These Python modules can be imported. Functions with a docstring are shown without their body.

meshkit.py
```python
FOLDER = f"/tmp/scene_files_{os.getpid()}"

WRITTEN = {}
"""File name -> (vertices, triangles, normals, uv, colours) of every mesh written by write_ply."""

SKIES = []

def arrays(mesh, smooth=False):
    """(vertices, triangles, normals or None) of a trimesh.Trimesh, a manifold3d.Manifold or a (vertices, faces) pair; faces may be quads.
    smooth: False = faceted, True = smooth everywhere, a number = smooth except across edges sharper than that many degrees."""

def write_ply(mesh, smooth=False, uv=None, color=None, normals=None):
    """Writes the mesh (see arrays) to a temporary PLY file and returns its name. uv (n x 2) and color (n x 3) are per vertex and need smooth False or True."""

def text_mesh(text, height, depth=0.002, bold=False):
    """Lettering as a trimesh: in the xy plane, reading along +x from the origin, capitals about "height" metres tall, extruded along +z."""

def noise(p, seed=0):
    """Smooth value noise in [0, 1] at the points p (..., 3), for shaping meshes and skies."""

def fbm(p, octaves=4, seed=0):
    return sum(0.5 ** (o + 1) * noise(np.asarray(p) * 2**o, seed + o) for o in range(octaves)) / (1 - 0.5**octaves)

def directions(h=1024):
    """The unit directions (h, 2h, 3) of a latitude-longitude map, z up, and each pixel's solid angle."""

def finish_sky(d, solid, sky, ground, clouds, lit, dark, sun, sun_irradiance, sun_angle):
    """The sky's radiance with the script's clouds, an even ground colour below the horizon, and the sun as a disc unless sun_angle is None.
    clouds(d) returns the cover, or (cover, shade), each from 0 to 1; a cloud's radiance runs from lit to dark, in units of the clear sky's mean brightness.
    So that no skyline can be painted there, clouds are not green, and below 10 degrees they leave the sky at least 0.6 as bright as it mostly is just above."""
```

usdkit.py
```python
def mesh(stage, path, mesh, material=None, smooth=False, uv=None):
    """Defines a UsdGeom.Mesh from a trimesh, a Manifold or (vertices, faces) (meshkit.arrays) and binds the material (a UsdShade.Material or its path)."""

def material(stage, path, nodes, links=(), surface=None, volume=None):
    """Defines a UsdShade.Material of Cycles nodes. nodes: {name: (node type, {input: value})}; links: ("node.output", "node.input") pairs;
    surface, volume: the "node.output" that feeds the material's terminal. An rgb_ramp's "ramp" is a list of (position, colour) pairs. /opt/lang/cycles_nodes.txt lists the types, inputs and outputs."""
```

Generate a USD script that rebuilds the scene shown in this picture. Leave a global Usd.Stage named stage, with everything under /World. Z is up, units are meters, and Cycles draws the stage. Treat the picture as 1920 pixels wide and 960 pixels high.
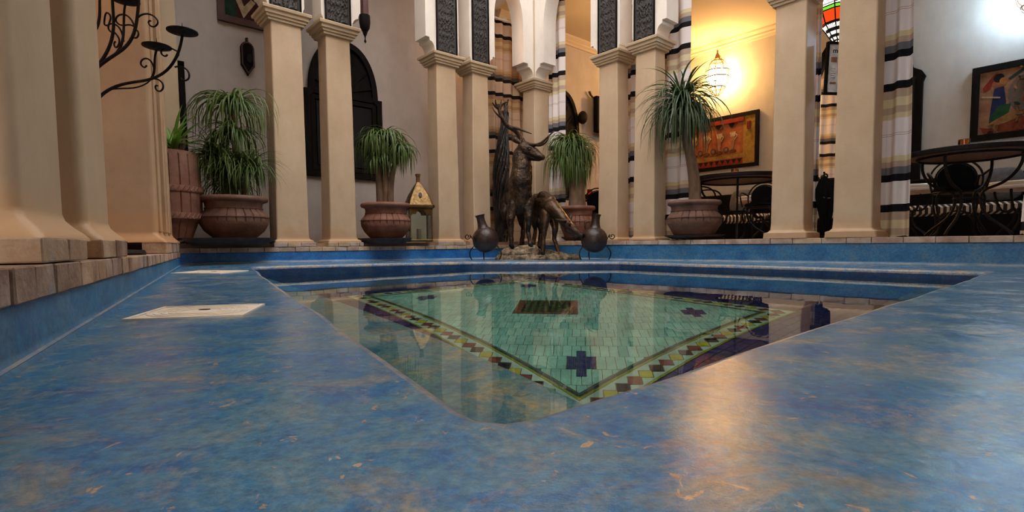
import math, random
import numpy as np, trimesh, manifold3d as m3
import usdkit, meshkit
from shapely.geometry import Polygon, LineString, Point, box as sbox
from shapely import affinity
from shapely.ops import unary_union
from pxr import Usd, UsdGeom, UsdLux, UsdShade, Gf, Sdf, Vt
rng = random.Random(7); nr = np.random.default_rng(7)
stage = Usd.Stage.CreateInMemory()
UsdGeom.SetStageUpAxis(stage, 'Z'); UsdGeom.SetStageMetersPerUnit(stage, 1.0)
UsdGeom.Xform.Define(stage, '/World'); UsdGeom.Scope.Define(stage, '/World/Looks')
# ---------------------------------------------------------------- camera
F, PX, PY, EYE = 985., 960., 520., .23
_n = np.array([-.0097, 1, .0633]); _n /= np.linalg.norm(_n)
_f = np.array([0, 0, -1.]); _f -= _n*(_f@_n); _f /= np.linalg.norm(_f)
C2W = np.stack([np.cross(_f, _n), _f, _n]); O = np.array([0, 0, EYE])
cam = UsdGeom.Camera.Define(stage, '/World/camera')
m = np.eye(4); m[:3, :3] = C2W.T; m[3, :3] = O
cam.AddTransformOp().Set(Gf.Matrix4d(*m.ravel()))
cam.CreateHorizontalApertureAttr(36.0); cam.CreateVerticalApertureAttr(18.0)
cam.CreateFocalLengthAttr(F/1920*36); cam.CreateVerticalApertureOffsetAttr((PY-480)/1920*36)
cam.CreateClippingRangeAttr(Gf.Vec2f(.02, 200)); cam.CreateFStopAttr(0.0)
cam.CreateExposureAttr(0.0)
# ---------------------------------------------------------------- daylight from the open court
SKY = 1.5
dome = UsdLux.DomeLight.Define(stage, '/World/sky_light'); dome.CreateIntensityAttr(SKY); dome.CreateColorAttr(Gf.Vec3f(1.0, .985, .99))

def ray(px, py): return C2W@np.array([(px-PX)/F, -(py-PY)/F, -1.])
def onz(px, py, z=0.): d = ray(px, py); return O+d*((z-EYE)/d[2])
def onpl(px, py, nn, dd): d = ray(px, py); return O+d*((dd-O@nn)/(d@nn))
def aty(px, py, Y): d = ray(px, py); return O+d*(Y/d[1])
ZW = -.045
def under(px, py, zf):
    d = ray(px, py); p = O+d*((ZW-EYE)/d[2]); d = d/np.linalg.norm(d)
    h = d[:2]/np.linalg.norm(d[:2]); st = np.linalg.norm(d[:2])/1.33
    return np.array([*(p[:2]+h*(ZW-zf)*st/math.sqrt(1-st*st)), zf])
e2 = ray(2090, 446.6); e2[2] = 0; e2 /= np.linalg.norm(e2); e1 = np.array([-e2[1], e2[0], 0]); UZ = np.array([0, 0, 1.])
A, B, A2, B2, FL = 5.88, 5.62, 6.98, 10.07, .265
def W(a, b, z=0.): return a*e1+b*e2+z*UZ
def fA(off=0.): M = np.eye(4); M[:3, 0] = e2; M[:3, 1] = UZ; M[:3, 2] = e1; M[:3, 3] = e1*(A+off); return M     # x = b, y = up, z = depth
def fB(off=0.): M = np.eye(4); M[:3, 0] = e1; M[:3, 1] = UZ; M[:3, 2] = e2; M[:3, 3] = e2*(B+off); return M     # x = a
G0 = onz(0, 710); G1 = onz(340, 502); gd = G1-G0; gd[2] = 0; gd /= np.linalg.norm(gd); gn = np.array([gd[1], -gd[0], 0])
def fL(off=0.): M = np.eye(4); M[:3, 0] = gd; M[:3, 1] = UZ; M[:3, 2] = -gn; M[:3, 3] = np.array([G0[0], G0[1], 0])-gn*off; return M  # x = t, z = depth away from court
def bA(px, py, off=0.): return onpl(px, py, e1, A+off)@e2
def aB(px, py, off=0.): return onpl(px, py, e2, B+off)@e1

# ---------------------------------------------------------------- prims
used = {}
def numbered(parent, name):
    k = (parent, name); c = used.get(k, 0); used[k] = c+1
    return name if c == 0 else f'{name}_{c:03d}'
mats_of = {}
def tag(p, label=None, cat=None, group=None, kind=None):
    for k, v in (('label', label), ('category', cat), ('group', group), ('kind', kind)):
        if v: p.SetCustomDataByKey(k, v)
    return p
def thing(name, label, cat, loc=(0, 0, 0), rz=0., group=None, kind=None):
    path = '/World/'+numbered('/World', name)
    x = UsdGeom.Xform.Define(stage, path); x.AddTranslateOp().Set(Gf.Vec3d(*map(float, loc)))
    if rz: x.AddRotateZOp().Set(math.degrees(rz))
    M = trimesh.transformations.rotation_matrix(rz, [0, 0, 1]); M[:3, 3] = loc; mats_of[path] = np.linalg.inv(M)
    tag(x.GetPrim(), label, cat, group, kind); return path
def part(parent, name, mesh, mat, label=None, kind=None, smooth=30, local=False):
    path = parent+'/'+numbered(parent, name)
    if isinstance(mesh, m3.Manifold): mm = mesh.to_mesh(); mesh = trimesh.Trimesh(mm.vert_properties[:, :3], mm.tri_verts, process=False)
    root = '/'.join(parent.split('/')[:3]); M = mats_of.get(root)
    if M is not None and not local: mesh = mesh.copy(); mesh.apply_transform(M)
    p = usdkit.mesh(stage, path, mesh, mat, smooth=smooth).GetPrim(); tag(p, label, kind=kind); return path
def solo(name, mesh, mat, label, cat, group=None, kind=None, smooth=30):
    path = '/World/'+numbered('/World', name); p = usdkit.mesh(stage, path, mesh, mat, smooth=smooth).GetPrim(); tag(p, label, cat, group, kind); return path
def copyof(src, name, label, cat, loc, rz=0., group=None):
    path = '/World/'+numbered('/World', name); x = UsdGeom.Xform.Define(stage, path)
    x.AddTranslateOp().Set(Gf.Vec3d(*map(float, loc)))
    if rz or stage.GetPrimAtPath(src).HasAttribute('xformOp:rotateZ'): x.AddRotateZOp().Set(math.degrees(rz))
    p = x.GetPrim(); p.GetReferences().AddInternalReference(src); p.SetInstanceable(True); tag(p, label, cat, group); return path
# ---------------------------------------------------------------- mesh helpers
cat = trimesh.util.concatenate
def xf(mesh, M): mesh = mesh.copy(); mesh.apply_transform(M); return mesh
def mv(mesh, *v): mesh = mesh.copy(); mesh.apply_translation(v); return mesh
def bx(x0, x1, y0, y1, z0, z1, c=0.):
    if c <= 0: b = trimesh.creation.box([x1-x0, y1-y0, z1-z0]); b.apply_translation([(x0+x1)/2, (y0+y1)/2, (z0+z1)/2]); return b
    P = []
    for X, sx in ((x0, 1), (x1, -1)):
        for Y, sy in ((y0, 1), (y1, -1)):
            for Z, sz in ((z0, 1), (z1, -1)): P += [(X+sx*c, Y+sy*c, Z), (X+sx*c, Y, Z+sz*c), (X, Y+sy*c, Z+sz*c)]
    return trimesh.convex.convex_hull(np.array(P))
def tube(P, r, n=8, cap=True):
    P = np.asarray(P, float); k = len(P); r = np.broadcast_to(np.asarray(r, float), (k,))
    t = np.gradient(P, axis=0); t /= np.linalg.norm(t, axis=1, keepdims=True)+1e-12
    u = np.cross(t[0], [0, 0, 1.] if abs(t[0][2]) < .9 else [1., 0, 0]); u /= np.linalg.norm(u); U = []
    for i in range(k):
        u = u-t[i]*(u@t[i]); u /= np.linalg.norm(u)+1e-12; U.append(u)
    U = np.array(U); V = np.cross(t, U); an = np.arange(n)*2*np.pi/n
    v = (P[:, None]+r[:, None, None]*(np.cos(an)[None, :, None]*U[:, None]+np.sin(an)[None, :, None]*V[:, None])).reshape(-1, 3)
    f = []
    for i in range(k-1):
        for j in range(n):
            a, b, c, d = i*n+j, i*n+(j+1) % n, (i+1)*n+(j+1) % n, (i+1)*n+j; f += [(a, b, c), (a, c, d)]
    if cap:
        v = np.vstack([v, P[0], P[-1]]); q = len(v)-2
        for j in range(n): f += [(q, (j+1) % n, j), (q+1, (k-1)*n+j, (k-1)*n+(j+1) % n)]
    return trimesh.Trimesh(v, f, process=False)
def spline(P, n=24):
    from scipy.interpolate import make_interp_spline
    P = np.asarray(P, float); s = np.r_[0, np.cumsum(np.linalg.norm(np.diff(P, axis=0), axis=1))]
    return make_interp_spline(s, P, k=min(3, len(P)-1))(np.linspace(0, s[-1], n))
def lathe(prof, n=48): return trimesh.creation.revolve(np.asarray(prof, float), sections=n)
def prism(poly, d0, d1, M=None):
    gs = poly.geoms if hasattr(poly, 'geoms') else [poly]
    ms = []
    for g in gs:
        if g.is_empty or g.area < 1e-7: continue
        q = trimesh.creation.extrude_polygon(g, d1-d0); q.apply_translation([0, 0, d0]); ms.append(q)
    q = cat(ms)
    if M is not None: q.apply_transform(M)
    return q
def loft(rings, cap=True):
    R = np.asarray(rings, float); k, n = R.shape[:2]; v = R.reshape(-1, 3); f = []
    for i in range(k-1):
        for j in range(n):
            a, b, c, d = i*n+j, i*n+(j+1) % n, (i+1)*n+(j+1) % n, (i+1)*n+j; f += [(a, b, c), (a, c, d)]
    if cap:
        for o, rev in ((0, True), ((k-1)*n, False)):
            for j in range(1, n-1): f.append((o, o+j+1, o+j) if rev else (o, o+j, o+j+1))
    t = trimesh.Trimesh(v, f, process=False)
    if t.volume < 0: t.invert()
    return t
def rrect(x0, x1, d0, d1, r, n=3):
    pts = []
    for cx, cy, a0 in ((x1-r, d1-r, 0), (x0+r, d1-r, 90), (x0+r, d0+r, 180), (x1-r, d0+r, 270)):
        for i in range(n+1): a = math.radians(a0+90*i/n); pts.append((cx+r*math.cos(a), cy+r*math.sin(a)))
    return pts
def rectloft(x0, x1, d0, d1, lv, M, r=.015, jit=0.):
    R = []
    for l in lv:
        z, ex = l[0], l[1]; R.append([(p[0], z, p[1]) for p in rrect(x0-ex, x1+ex, d0-ex, d1+ex, l[2] if len(l) > 2 else r)])
    q = loft(R)
    if jit:
        v = q.vertices.copy(); q.vertices = v+jit*(np.stack([meshkit.fbm(v*3.1+7, 3, s) for s in (1, 2, 3)], 1)-.5)*[1, 0, 1]
    q.apply_transform(M); return q
def organic(bones, L=.02, it=10, noise=0., fr=20., seg=20):
    parts = []
    for p0, r0, p1, r1 in bones:
        parts.append(m3.Manifold.batch_hull([m3.Manifold.sphere(r0, seg).translate(tuple(map(float, p0))), m3.Manifold.sphere(r1, seg).translate(tuple(map(float, p1)))]))
    mm = m3.Manifold.batch_boolean(parts, m3.OpType.Add).refine_to_length(L).to_mesh()
    t = trimesh.Trimesh(mm.vert_properties[:, :3], mm.tri_verts, process=True); trimesh.smoothing.filter_taubin(t, iterations=it)
    if noise: t.vertices = t.vertices+t.vertex_normals*(noise*(meshkit.fbm(np.array(t.vertices)*fr, 3)-.5))[:, None]
    return t
def chain(P, R): return [(P[i], R[i], P[i+1], R[i+1]) for i in range(len(P)-1)]
def scroll(c, r, a0, turns, ax, ay, n=22, r1=.25):
    a = np.linspace(0, turns*2*np.pi, n)+a0; rr = r*np.linspace(1, r1, n); return np.asarray(c)+rr[:, None]*(np.cos(a)[:, None]*np.asarray(ax)+np.sin(a)[:, None]*np.asarray(ay))

# ---------------------------------------------------------------- materials
def mat(name, nodes, links, surface): return usdkit.material(stage, '/World/Looks/'+name, nodes, links, surface=surface)
def simple(name, col, rough=.5, metal=0., spec=.5, **kw):
    return mat(name, {'p': ('principled_bsdf', dict(base_color=col, roughness=rough, metallic=metal, specular_ior_level=spec, **kw))}, [], 'p.BSDF')
def mottled(name, stops, scale=6., rough=.5, bump=.15, bscale=40., detail=5., stretch=(1, 1, 1), metal=0., spec=.5, rvar=.15, dist=.01, coord='geo', distort=0., rand=None):
    N = {'g': ('geometry', {}) if coord == 'geo' else ('texture_coordinate', {}), 'mp': ('mapping', {'scale': stretch}),
         'n': ('noise_texture', {'scale': scale, 'detail': detail, 'roughness': .6, 'distortion': distort}), 'r': ('rgb_ramp', {'ramp': stops}),
         'b': ('noise_texture', {'scale': bscale, 'detail': 4.}), 'bp': ('bump', {'strength': bump, 'distance': dist}),
         'rr': ('map_range', {'from_min': .3, 'from_max': .7, 'to_min': rough-rvar, 'to_max': rough+rvar}),
         'p': ('principled_bsdf', {'metallic': metal, 'specular_ior_level': spec})}
    L = [('g.position' if coord == 'geo' else 'g.object', 'mp.vector'), ('mp.vector', 'n.vector'), ('mp.vector', 'b.vector'), ('n.fac', 'r.fac'),
         ('b.fac', 'bp.height'), ('bp.normal', 'p.normal'), ('b.fac', 'rr.value'), ('rr.result', 'p.roughness')]
    if rand:
        N['oi'] = ('object_info', {}); N['vr'] = ('map_range', {'from_min': 0., 'from_max': 1., 'to_min': rand[0], 'to_max': rand[1]}); N['h'] = ('hsv', {})
        L += [('oi.random', 'vr.value'), ('vr.result', 'h.value'), ('r.color', 'h.color'), ('h.color', 'p.base_color')]
    else: L.append(('r.color', 'p.base_color'))
    return mat(name, N, L, 'p.BSDF')

def tadelakt(name, base, tan=.5, rough=.36, chips=True, spread=(.34, .44, .54, .66), gl=.5):
    # polished lime plaster: blues worn through to grey and tan, small chips of bare plaster
    c = base
    N = {'g': ('geometry', {}), 'm1': ('mapping', {'scale': (1.2, 1.2, 1.5)}), 'n1': ('noise_texture', {'scale': 4.2, 'detail': 9., 'roughness': .80, 'distortion': .4}),
         'r1': ('rgb_ramp', {'ramp': [(spread[0], c[0]), (spread[1], c[1]), (spread[2], c[2]), (spread[3], c[3])]}),
         'm2': ('mapping', {'scale': (2.0, 2.3, 3.0), 'location': (3.1, 7.7, 1.3)}), 'n2': ('noise_texture', {'scale': 2.6, 'detail': 9., 'roughness': .80, 'distortion': .4}),
         'r2': ('rgb_ramp', {'ramp': [(.50, (0, 0, 0)), (.62, (tan, tan, tan))]}), 'x2': ('mix_color', {'b': c[4]}),
         'm3': ('mapping', {'location': (11., 2., 5.), 'scale': (1.1, 1., 1.)}), 'n3': ('noise_texture', {'scale': 24., 'detail': 5., 'roughness': .60, 'distortion': 1.2}),
         'r3': ('rgb_ramp', {'ramp': [(.655, (0, 0, 0)), (.69, (.85, .85, .85))]}), 'x3': ('mix_color', {'b': c[5]}),
         'n5': ('noise_texture', {'scale': 55., 'detail': 6., 'roughness': .75}), 'r5': ('rgb_ramp', {'ramp': [(.25, (.45, .46, .50)), (.5, (1., 1., 1.)), (.75, (1.55, 1.52, 1.48))]}), 'x5': ('mix_color', {'blend_type': 'multiply', 'fac': 1., 'use_clamp': False}),
         'bp': ('bump', {'strength': .10, 'distance': .008}), 'bp2': ('bump', {'strength': .08, 'distance': .02}),
         'rr': ('map_range', {'from_min': .35, 'from_max': .65, 'to_min': rough-.08, 'to_max': rough+.12}), 'p': ('principled_bsdf', {'specular_ior_level': gl})}
    L = [('g.position', 'm1.vector'), ('m1.vector', 'n1.vector'), ('n1.fac', 'r1.fac'), ('g.position', 'm2.vector'), ('m2.vector', 'n2.vector'), ('n2.fac', 'r2.fac'), ('r2.color', 'x2.fac'), ('r1.color', 'x2.a'),
         ('g.position', 'm3.vector'), ('m3.vector', 'n3.vector'), ('n3.fac', 'r3.fac'), ('x2.result', 'x3.a'), ('g.position', 'n5.vector'), ('n5.fac', 'r5.fac')]
    L += [('r3.color', 'x3.fac'), ('x3.result', 'x5.a')] if chips else [('x2.result', 'x5.a')]
    L += [('r5.color', 'x5.b'), ('x5.result', 'p.base_color'), ('n2.fac', 'rr.value'), ('rr.result', 'p.roughness'), ('n5.fac', 'bp.height'), ('n1.fac', 'bp2.height'), ('bp.normal', 'bp2.normal'), ('bp2.normal', 'p.normal')]
    return mat(name, N, L, 'p.BSDF')
M = {}
M['deck'] = tadelakt('deck_tadelakt', [(.010, .105, .33), (.026, .175, .41), (.09, .24, .37), (.20, .285, .32), (.29, .245, .175), (.56, .37, .22)], tan=.7, rough=.17)
M['band'] = tadelakt('band_tadelakt', [(.008, .07, .24), (.012, .12, .38), (.02, .165, .46), (.05, .20, .44), (.10, .18, .28), (.3, .26, .24)], tan=.35, rough=.42, chips=False)
M['band_r'] = tadelakt('band_weathered', [(.012, .08, .20), (.018, .13, .29), (.035, .17, .33), (.08, .20, .31), (.12, .18, .22), (.3, .26, .24)], tan=.5, rough=.42, chips=False)
M['basin'] = tadelakt('basin_tadelakt', [(.02, .17, .30), (.05, .26, .38), (.14, .34, .36), (.28, .38, .28), (.52, .43, .20), (.3, .26, .2)], tan=.9, rough=.45, chips=False)
M['edge'] = tadelakt('pool_edge_worn', [(.04, .14, .30), (.10, .19, .30), (.22, .24, .27), (.32, .28, .24), (.40, .30, .20), (.5, .36, .24)], tan=.85, rough=.3, chips=False)
M['poolwall'] = tadelakt('pool_wall_tadelakt', [(.004, .028, .10), (.006, .04, .14), (.012, .06, .17), (.04, .08, .15), (.07, .09, .13), (.2, .2, .2)], tan=.4, rough=.35, chips=False)
M['lip'] = mottled('lip_worn', [(.3, (.09, .17, .27)), (.55, (.24, .28, .32)), (.75, (.36, .34, .31))], 7, .4, .1)
def plaster(name, c0, c1, c2, stain=None, z0=.25, z1=.6, rough=.5):
    N = {'g': ('geometry', {}), 'n': ('noise_texture', {'scale': 2.2, 'detail': 7., 'roughness': .65}), 'r': ('rgb_ramp', {'ramp': [(.3, c0), (.5, c1), (.72, c2)]}),
         'm2': ('mapping', {'scale': (5., 5., 1.8)}), 'n2': ('noise_texture', {'scale': 1.3, 'detail': 6., 'roughness': .65}), 'r2': ('rgb_ramp', {'ramp': [(.3, (.94, .935, .93)), (.7, (1.04, 1.04, 1.04))]}),
         'x': ('mix_color', {'blend_type': 'multiply', 'fac': 1., 'use_clamp': False}), 'n3': ('noise_texture', {'scale': 70., 'detail': 4.}), 'bp': ('bump', {'strength': .14, 'distance': .006}),
         'n4': ('noise_texture', {'scale': 3., 'detail': 2.}), 'bp2': ('bump', {'strength': .12, 'distance': .04}), 'p': ('principled_bsdf', {'roughness': rough, 'specular_ior_level': .35})}
    L = [('g.position', 'n.vector'), ('n.fac', 'r.fac'), ('g.position', 'm2.vector'), ('m2.vector', 'n2.vector'), ('n2.fac', 'r2.fac'), ('r.color', 'x.a'), ('r2.color', 'x.b'),
         ('g.position', 'n3.vector'), ('n3.fac', 'bp.height'), ('g.position', 'n4.vector'), ('n4.fac', 'bp2.height'), ('bp.normal', 'bp2.normal'), ('bp2.normal', 'p.normal')]
    if stain:
        N.update({'s': ('separate_xyz', {}), 'sm': ('map_range', {'from_min': z1, 'from_max': z0, 'to_min': -.25, 'to_max': .7}), 'sa': ('math', {'math_type': 'add'}), 'sn': ('noise_texture', {'scale': 6., 'detail': 6.}),
                  'sr': ('rgb_ramp', {'ramp': [(.45, (0, 0, 0)), (1.0, (.8, .8, .8))]}), 'xs': ('mix_color', {'b': stain})})
        L += [('g.position', 's.vector'), ('s.z', 'sm.value'), ('sm.result', 'sa.value1'), ('g.position', 'sn.vector'), ('sn.fac', 'sa.value2'), ('sa.value', 'sr.fac'), ('sr.color', 'xs.fac'), ('x.result', 'xs.a'), ('xs.result', 'p.base_color')]
    else: L.append(('x.result', 'p.base_color'))
    return mat(name, N, L, 'p.BSDF')
M['col'] = plaster('column_plaster', (.52, .375, .245), (.58, .43, .285), (.63, .485, .335), (.50, .31, .165), .25, .55)
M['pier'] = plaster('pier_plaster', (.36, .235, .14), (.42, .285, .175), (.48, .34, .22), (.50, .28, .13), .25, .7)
M['cap'] = plaster('capital_plaster', (.53, .40, .255), (.58, .445, .295), (.62, .49, .34))
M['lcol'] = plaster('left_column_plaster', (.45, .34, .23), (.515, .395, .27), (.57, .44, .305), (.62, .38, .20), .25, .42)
M['arch'] = plaster('arch_plaster', (.78, .72, .65), (.83, .77, .70), (.86, .80, .73))
M['reveal'] = M['cap']
M['wallA'] = plaster('gallery_wall_plaster', (.43, .39, .365), (.48, .44, .415), (.52, .48, .45), (.38, .33, .28), .25, .45, rough=.7)
M['wallB'] = plaster('salon_wall_plaster', (.45, .44, .41), (.49, .48, .45), (.53, .52, .49), rough=.6)
M['court'] = plaster('court_wall_plaster', (.70, .62, .53), (.75, .67, .58), (.79, .72, .63))
M['ceil'] = simple('ceiling_paint', (.62, .53, .41), .8)
M['tilefloor'] = mottled('gallery_floor', [(.3, (.25, .15, .10)), (.7, (.36, .22, .15))], 4, .4, .05)
M['brick'] = mottled('brick_pale', [(.3, (.30, .20, .14)), (.48, (.44, .32, .24)), (.62, (.52, .42, .34)), (.78, (.60, .52, .46))], 9, .8, .5, 60, dist=.01)
M['brick2'] = mottled('brick_pink', [(.3, (.33, .20, .15)), (.5, (.43, .29, .22)), (.7, (.54, .42, .34))], 11, .8, .5, 60)
M['brick3'] = mottled('brick_tan', [(.3, (.42, .27, .15)), (.5, (.52, .36, .22)), (.7, (.60, .46, .33))], 10, .8, .5, 60)
M['mortar'] = mottled('mortar', [(.3, (.36, .23, .14)), (.7, (.50, .35, .24))], 12, .9, .6, 50)
M['terra'] = mottled('terracotta', [(.3, (.10, .048, .032)), (.5, (.165, .082, .055)), (.7, (.225, .125, .088))], 6, .72, .35, 45)
M['terra2'] = mottled('terracotta_red', [(.3, (.16, .062, .038)), (.5, (.225, .092, .058)), (.75, (.28, .14, .095))], 6, .72, .3, 45)
M['soil'] = mottled('soil', [(.3, (.03, .02, .012)), (.7, (.08, .05, .03))], 30, .95, .9, 80)
M['tray'] = mottled('tray_dark', [(.3, (.05, .03, .024)), (.7, (.11, .07, .052))], 10, .75, .2, spec=.15)
M['iron'] = mottled('iron_black', [(.3, (.006, .005, .005)), (.7, (.014, .011, .010))], 30, .62, .25, 90, spec=.2)
M['wood_b'] = mottled('wood_black', [(.3, (.004, .0035, .0035)), (.7, (.009, .007, .006))], 20, .7, .15, 30, stretch=(1, 1, .1), spec=.1)
M['bronze'] = mottled('bronze', [(.3, (.018, .011, .008)), (.5, (.042, .026, .017)), (.72, (.10, .058, .032))], 9, .42, .5, 38, metal=.65, dist=.02)
M['bronze2'] = mottled('bronze_polished', [(.3, (.03, .018, .012)), (.5, (.075, .044, .026)), (.72, (.16, .092, .05))], 8, .36, .35, 30, metal=.7, dist=.015)
M['drift'] = mottled('driftwood', [(.3, (.006, .0045, .004)), (.55, (.018, .013, .011)), (.75, (.06, .045, .038))], 11, .22, .9, 20, stretch=(2, 2, .4), dist=.035, rvar=.1)
M['rock'] = mottled('rock', [(.3, (.035, .024, .015)), (.48, (.20, .145, .085)), (.68, (.42, .31, .19))], 20, .85, .9, 60, dist=.02)
M['jug'] = mottled('jug_clay', [(.3, (.016, .008, .006)), (.55, (.036, .017, .011)), (.75, (.062, .029, .019))], 7, .38, .2)
def leafmat(name, c0, c1):
    return mat(name, {'g': ('geometry', {}), 'r': ('rgb_ramp', {'ramp': [(0, c0), (1, c1)]}), 'p': ('principled_bsdf', {'roughness': .42}), 't': ('translucent_bsdf', {}), 'm': ('mix_closure', {'fac': .25})},
               [('g.random_per_island', 'r.fac'), ('r.color', 'p.base_color'), ('r.color', 't.color'), ('p.BSDF', 'm.closure1'), ('t.BSDF', 'm.closure2')], 'm.closure')
M['leaf'] = leafmat('leaf_palm', (.09, .15, .03), (.36, .44, .12)); M['leaf2'] = leafmat('leaf_bright', (.20, .38, .05), (.50, .68, .15)); M['leaf3'] = leafmat('leaf_grey', (.06, .10, .04), (.22, .29, .11))
M['bark'] = mottled('palm_bark', [(.3, (.09, .05, .03)), (.7, (.24, .15, .09))], 12, .85, .7, 30, stretch=(1, 1, .35), dist=.02)
M['brass'] = mottled('lantern_brass', [(.3, (.12, .068, .025)), (.7, (.21, .13, .052))], 8, .42, .15, metal=.85)
def pane(name, tint=(1, 1, 1), rough=.02):
    return mat(name, {'t': ('transparent_bsdf', {'color': tint}), 'g': ('glossy_bsdf', {'color': (1, 1, 1), 'roughness': rough}), 'f': ('fresnel', {'IOR': 1.5}), 'm': ('mix_closure', {})}, [('f.fac', 'm.fac'), ('t.BSDF', 'm.closure1'), ('g.BSDF', 'm.closure2')], 'm.closure')
M['pane'] = pane('glass_pane', (.9, .95, .92)); M['amber'] = pane('amber_glass', (.95, .62, .2))
M['mirror'] = simple('mirror_silver', (.9, .9, .88), .02, 1.)
M['cover'] = mottled('cover_plastic', [(.3, (.84, .74, .61)), (.7, (.90, .81, .69))], 8, .5, .05)
M['slot'] = simple('slot_dark', (.04, .035, .03), .7)
M['water'] = mat('pool_water', {'g': ('geometry', {}), 'n': ('noise_texture', {'scale': 5., 'detail': 3.}), 'b': ('bump', {'strength': .018, 'distance': .02}), 'w': ('glass_bsdf', {'color': (.93, .985, .965), 'roughness': 0., 'IOR': 1.33})},
                 [('g.position', 'n.vector'), ('n.fac', 'b.height'), ('b.normal', 'w.normal')], 'w.BSDF')
def glaze(name, c, v=.25):
    lo, hi = tuple(x*(1-v) for x in c), tuple(min(1, x*(1+v)) for x in c); return mottled('glaze_'+name, [(.3, lo), (.7, hi)], 5, .3, .05, 30)
for k, c in dict(aqua=(.30, .68, .54), aqua_b=(.36, .74, .58), aqua_c=(.25, .61, .50), navy=(.012, .025, .15), navy_b=(.02, .03, .10), maroon=(.20, .04, .025), black=(.012, .012, .02), yellow=(.50, .50, .04), teal=(.004, .06, .06), lime=(.26, .34, .03), white=(.42, .66, .52), green=(.06, .16, .03), grout=(.13, .14, .09), brown=(.20, .10, .05)).items(): M[k] = glaze(k, c)
def emit(name, c, s): return mat(name, {'e': ('emission', {'color': c, 'strength': s})}, [], 'e.emission')
M['bulb_w'] = emit('bulb_warm', (1., .52, .17), 135.); M['bulb_c'] = emit('bulb_cool', (.60, .80, 1.), 78.); M['bulb_w2'] = emit('bulb_warm_b', (1., .56, .20), 260.); M['bulb_w3'] = emit('bulb_warm_c', (1., .44, .13), 130.); M['bulb_s'] = emit('bulb_small', (1., .82, .6), 60.)
M['wax'] = mat('wax_glow', {'p': ('principled_bsdf', {'base_color': (.8, .5, .12), 'roughness': .5, 'emission_color': (1., .55, .12), 'emission_strength': .35})}, [], 'p.BSDF')
M['screen'] = simple('screen_dark', (.008, .008, .008), .6, spec=.15); M['redglass'] = pane('red_glass', (.9, .12, .05))
CUR = [(0, (.80, .72, .50)), (.07, (.60, .47, .36)), (.135, (.012, .012, .016)), (.20, (.90, .86, .87)), (.385, (.012, .012, .016)), (.445, (.19, .20, .23)), (.505, (.60, .47, .36)), (.552, (.78, .70, .48)), (.595, (.90, .86, .87)), (.762, (.5, .36, .3)), (.766, (.90, .86, .87)), (.778, (.5, .36, .3)), (.782, (.90, .86, .87)), (.90, (.78, .70, .48)), (.945, (.60, .47, .36)), (.985, (.6, .47, .36))]
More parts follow.
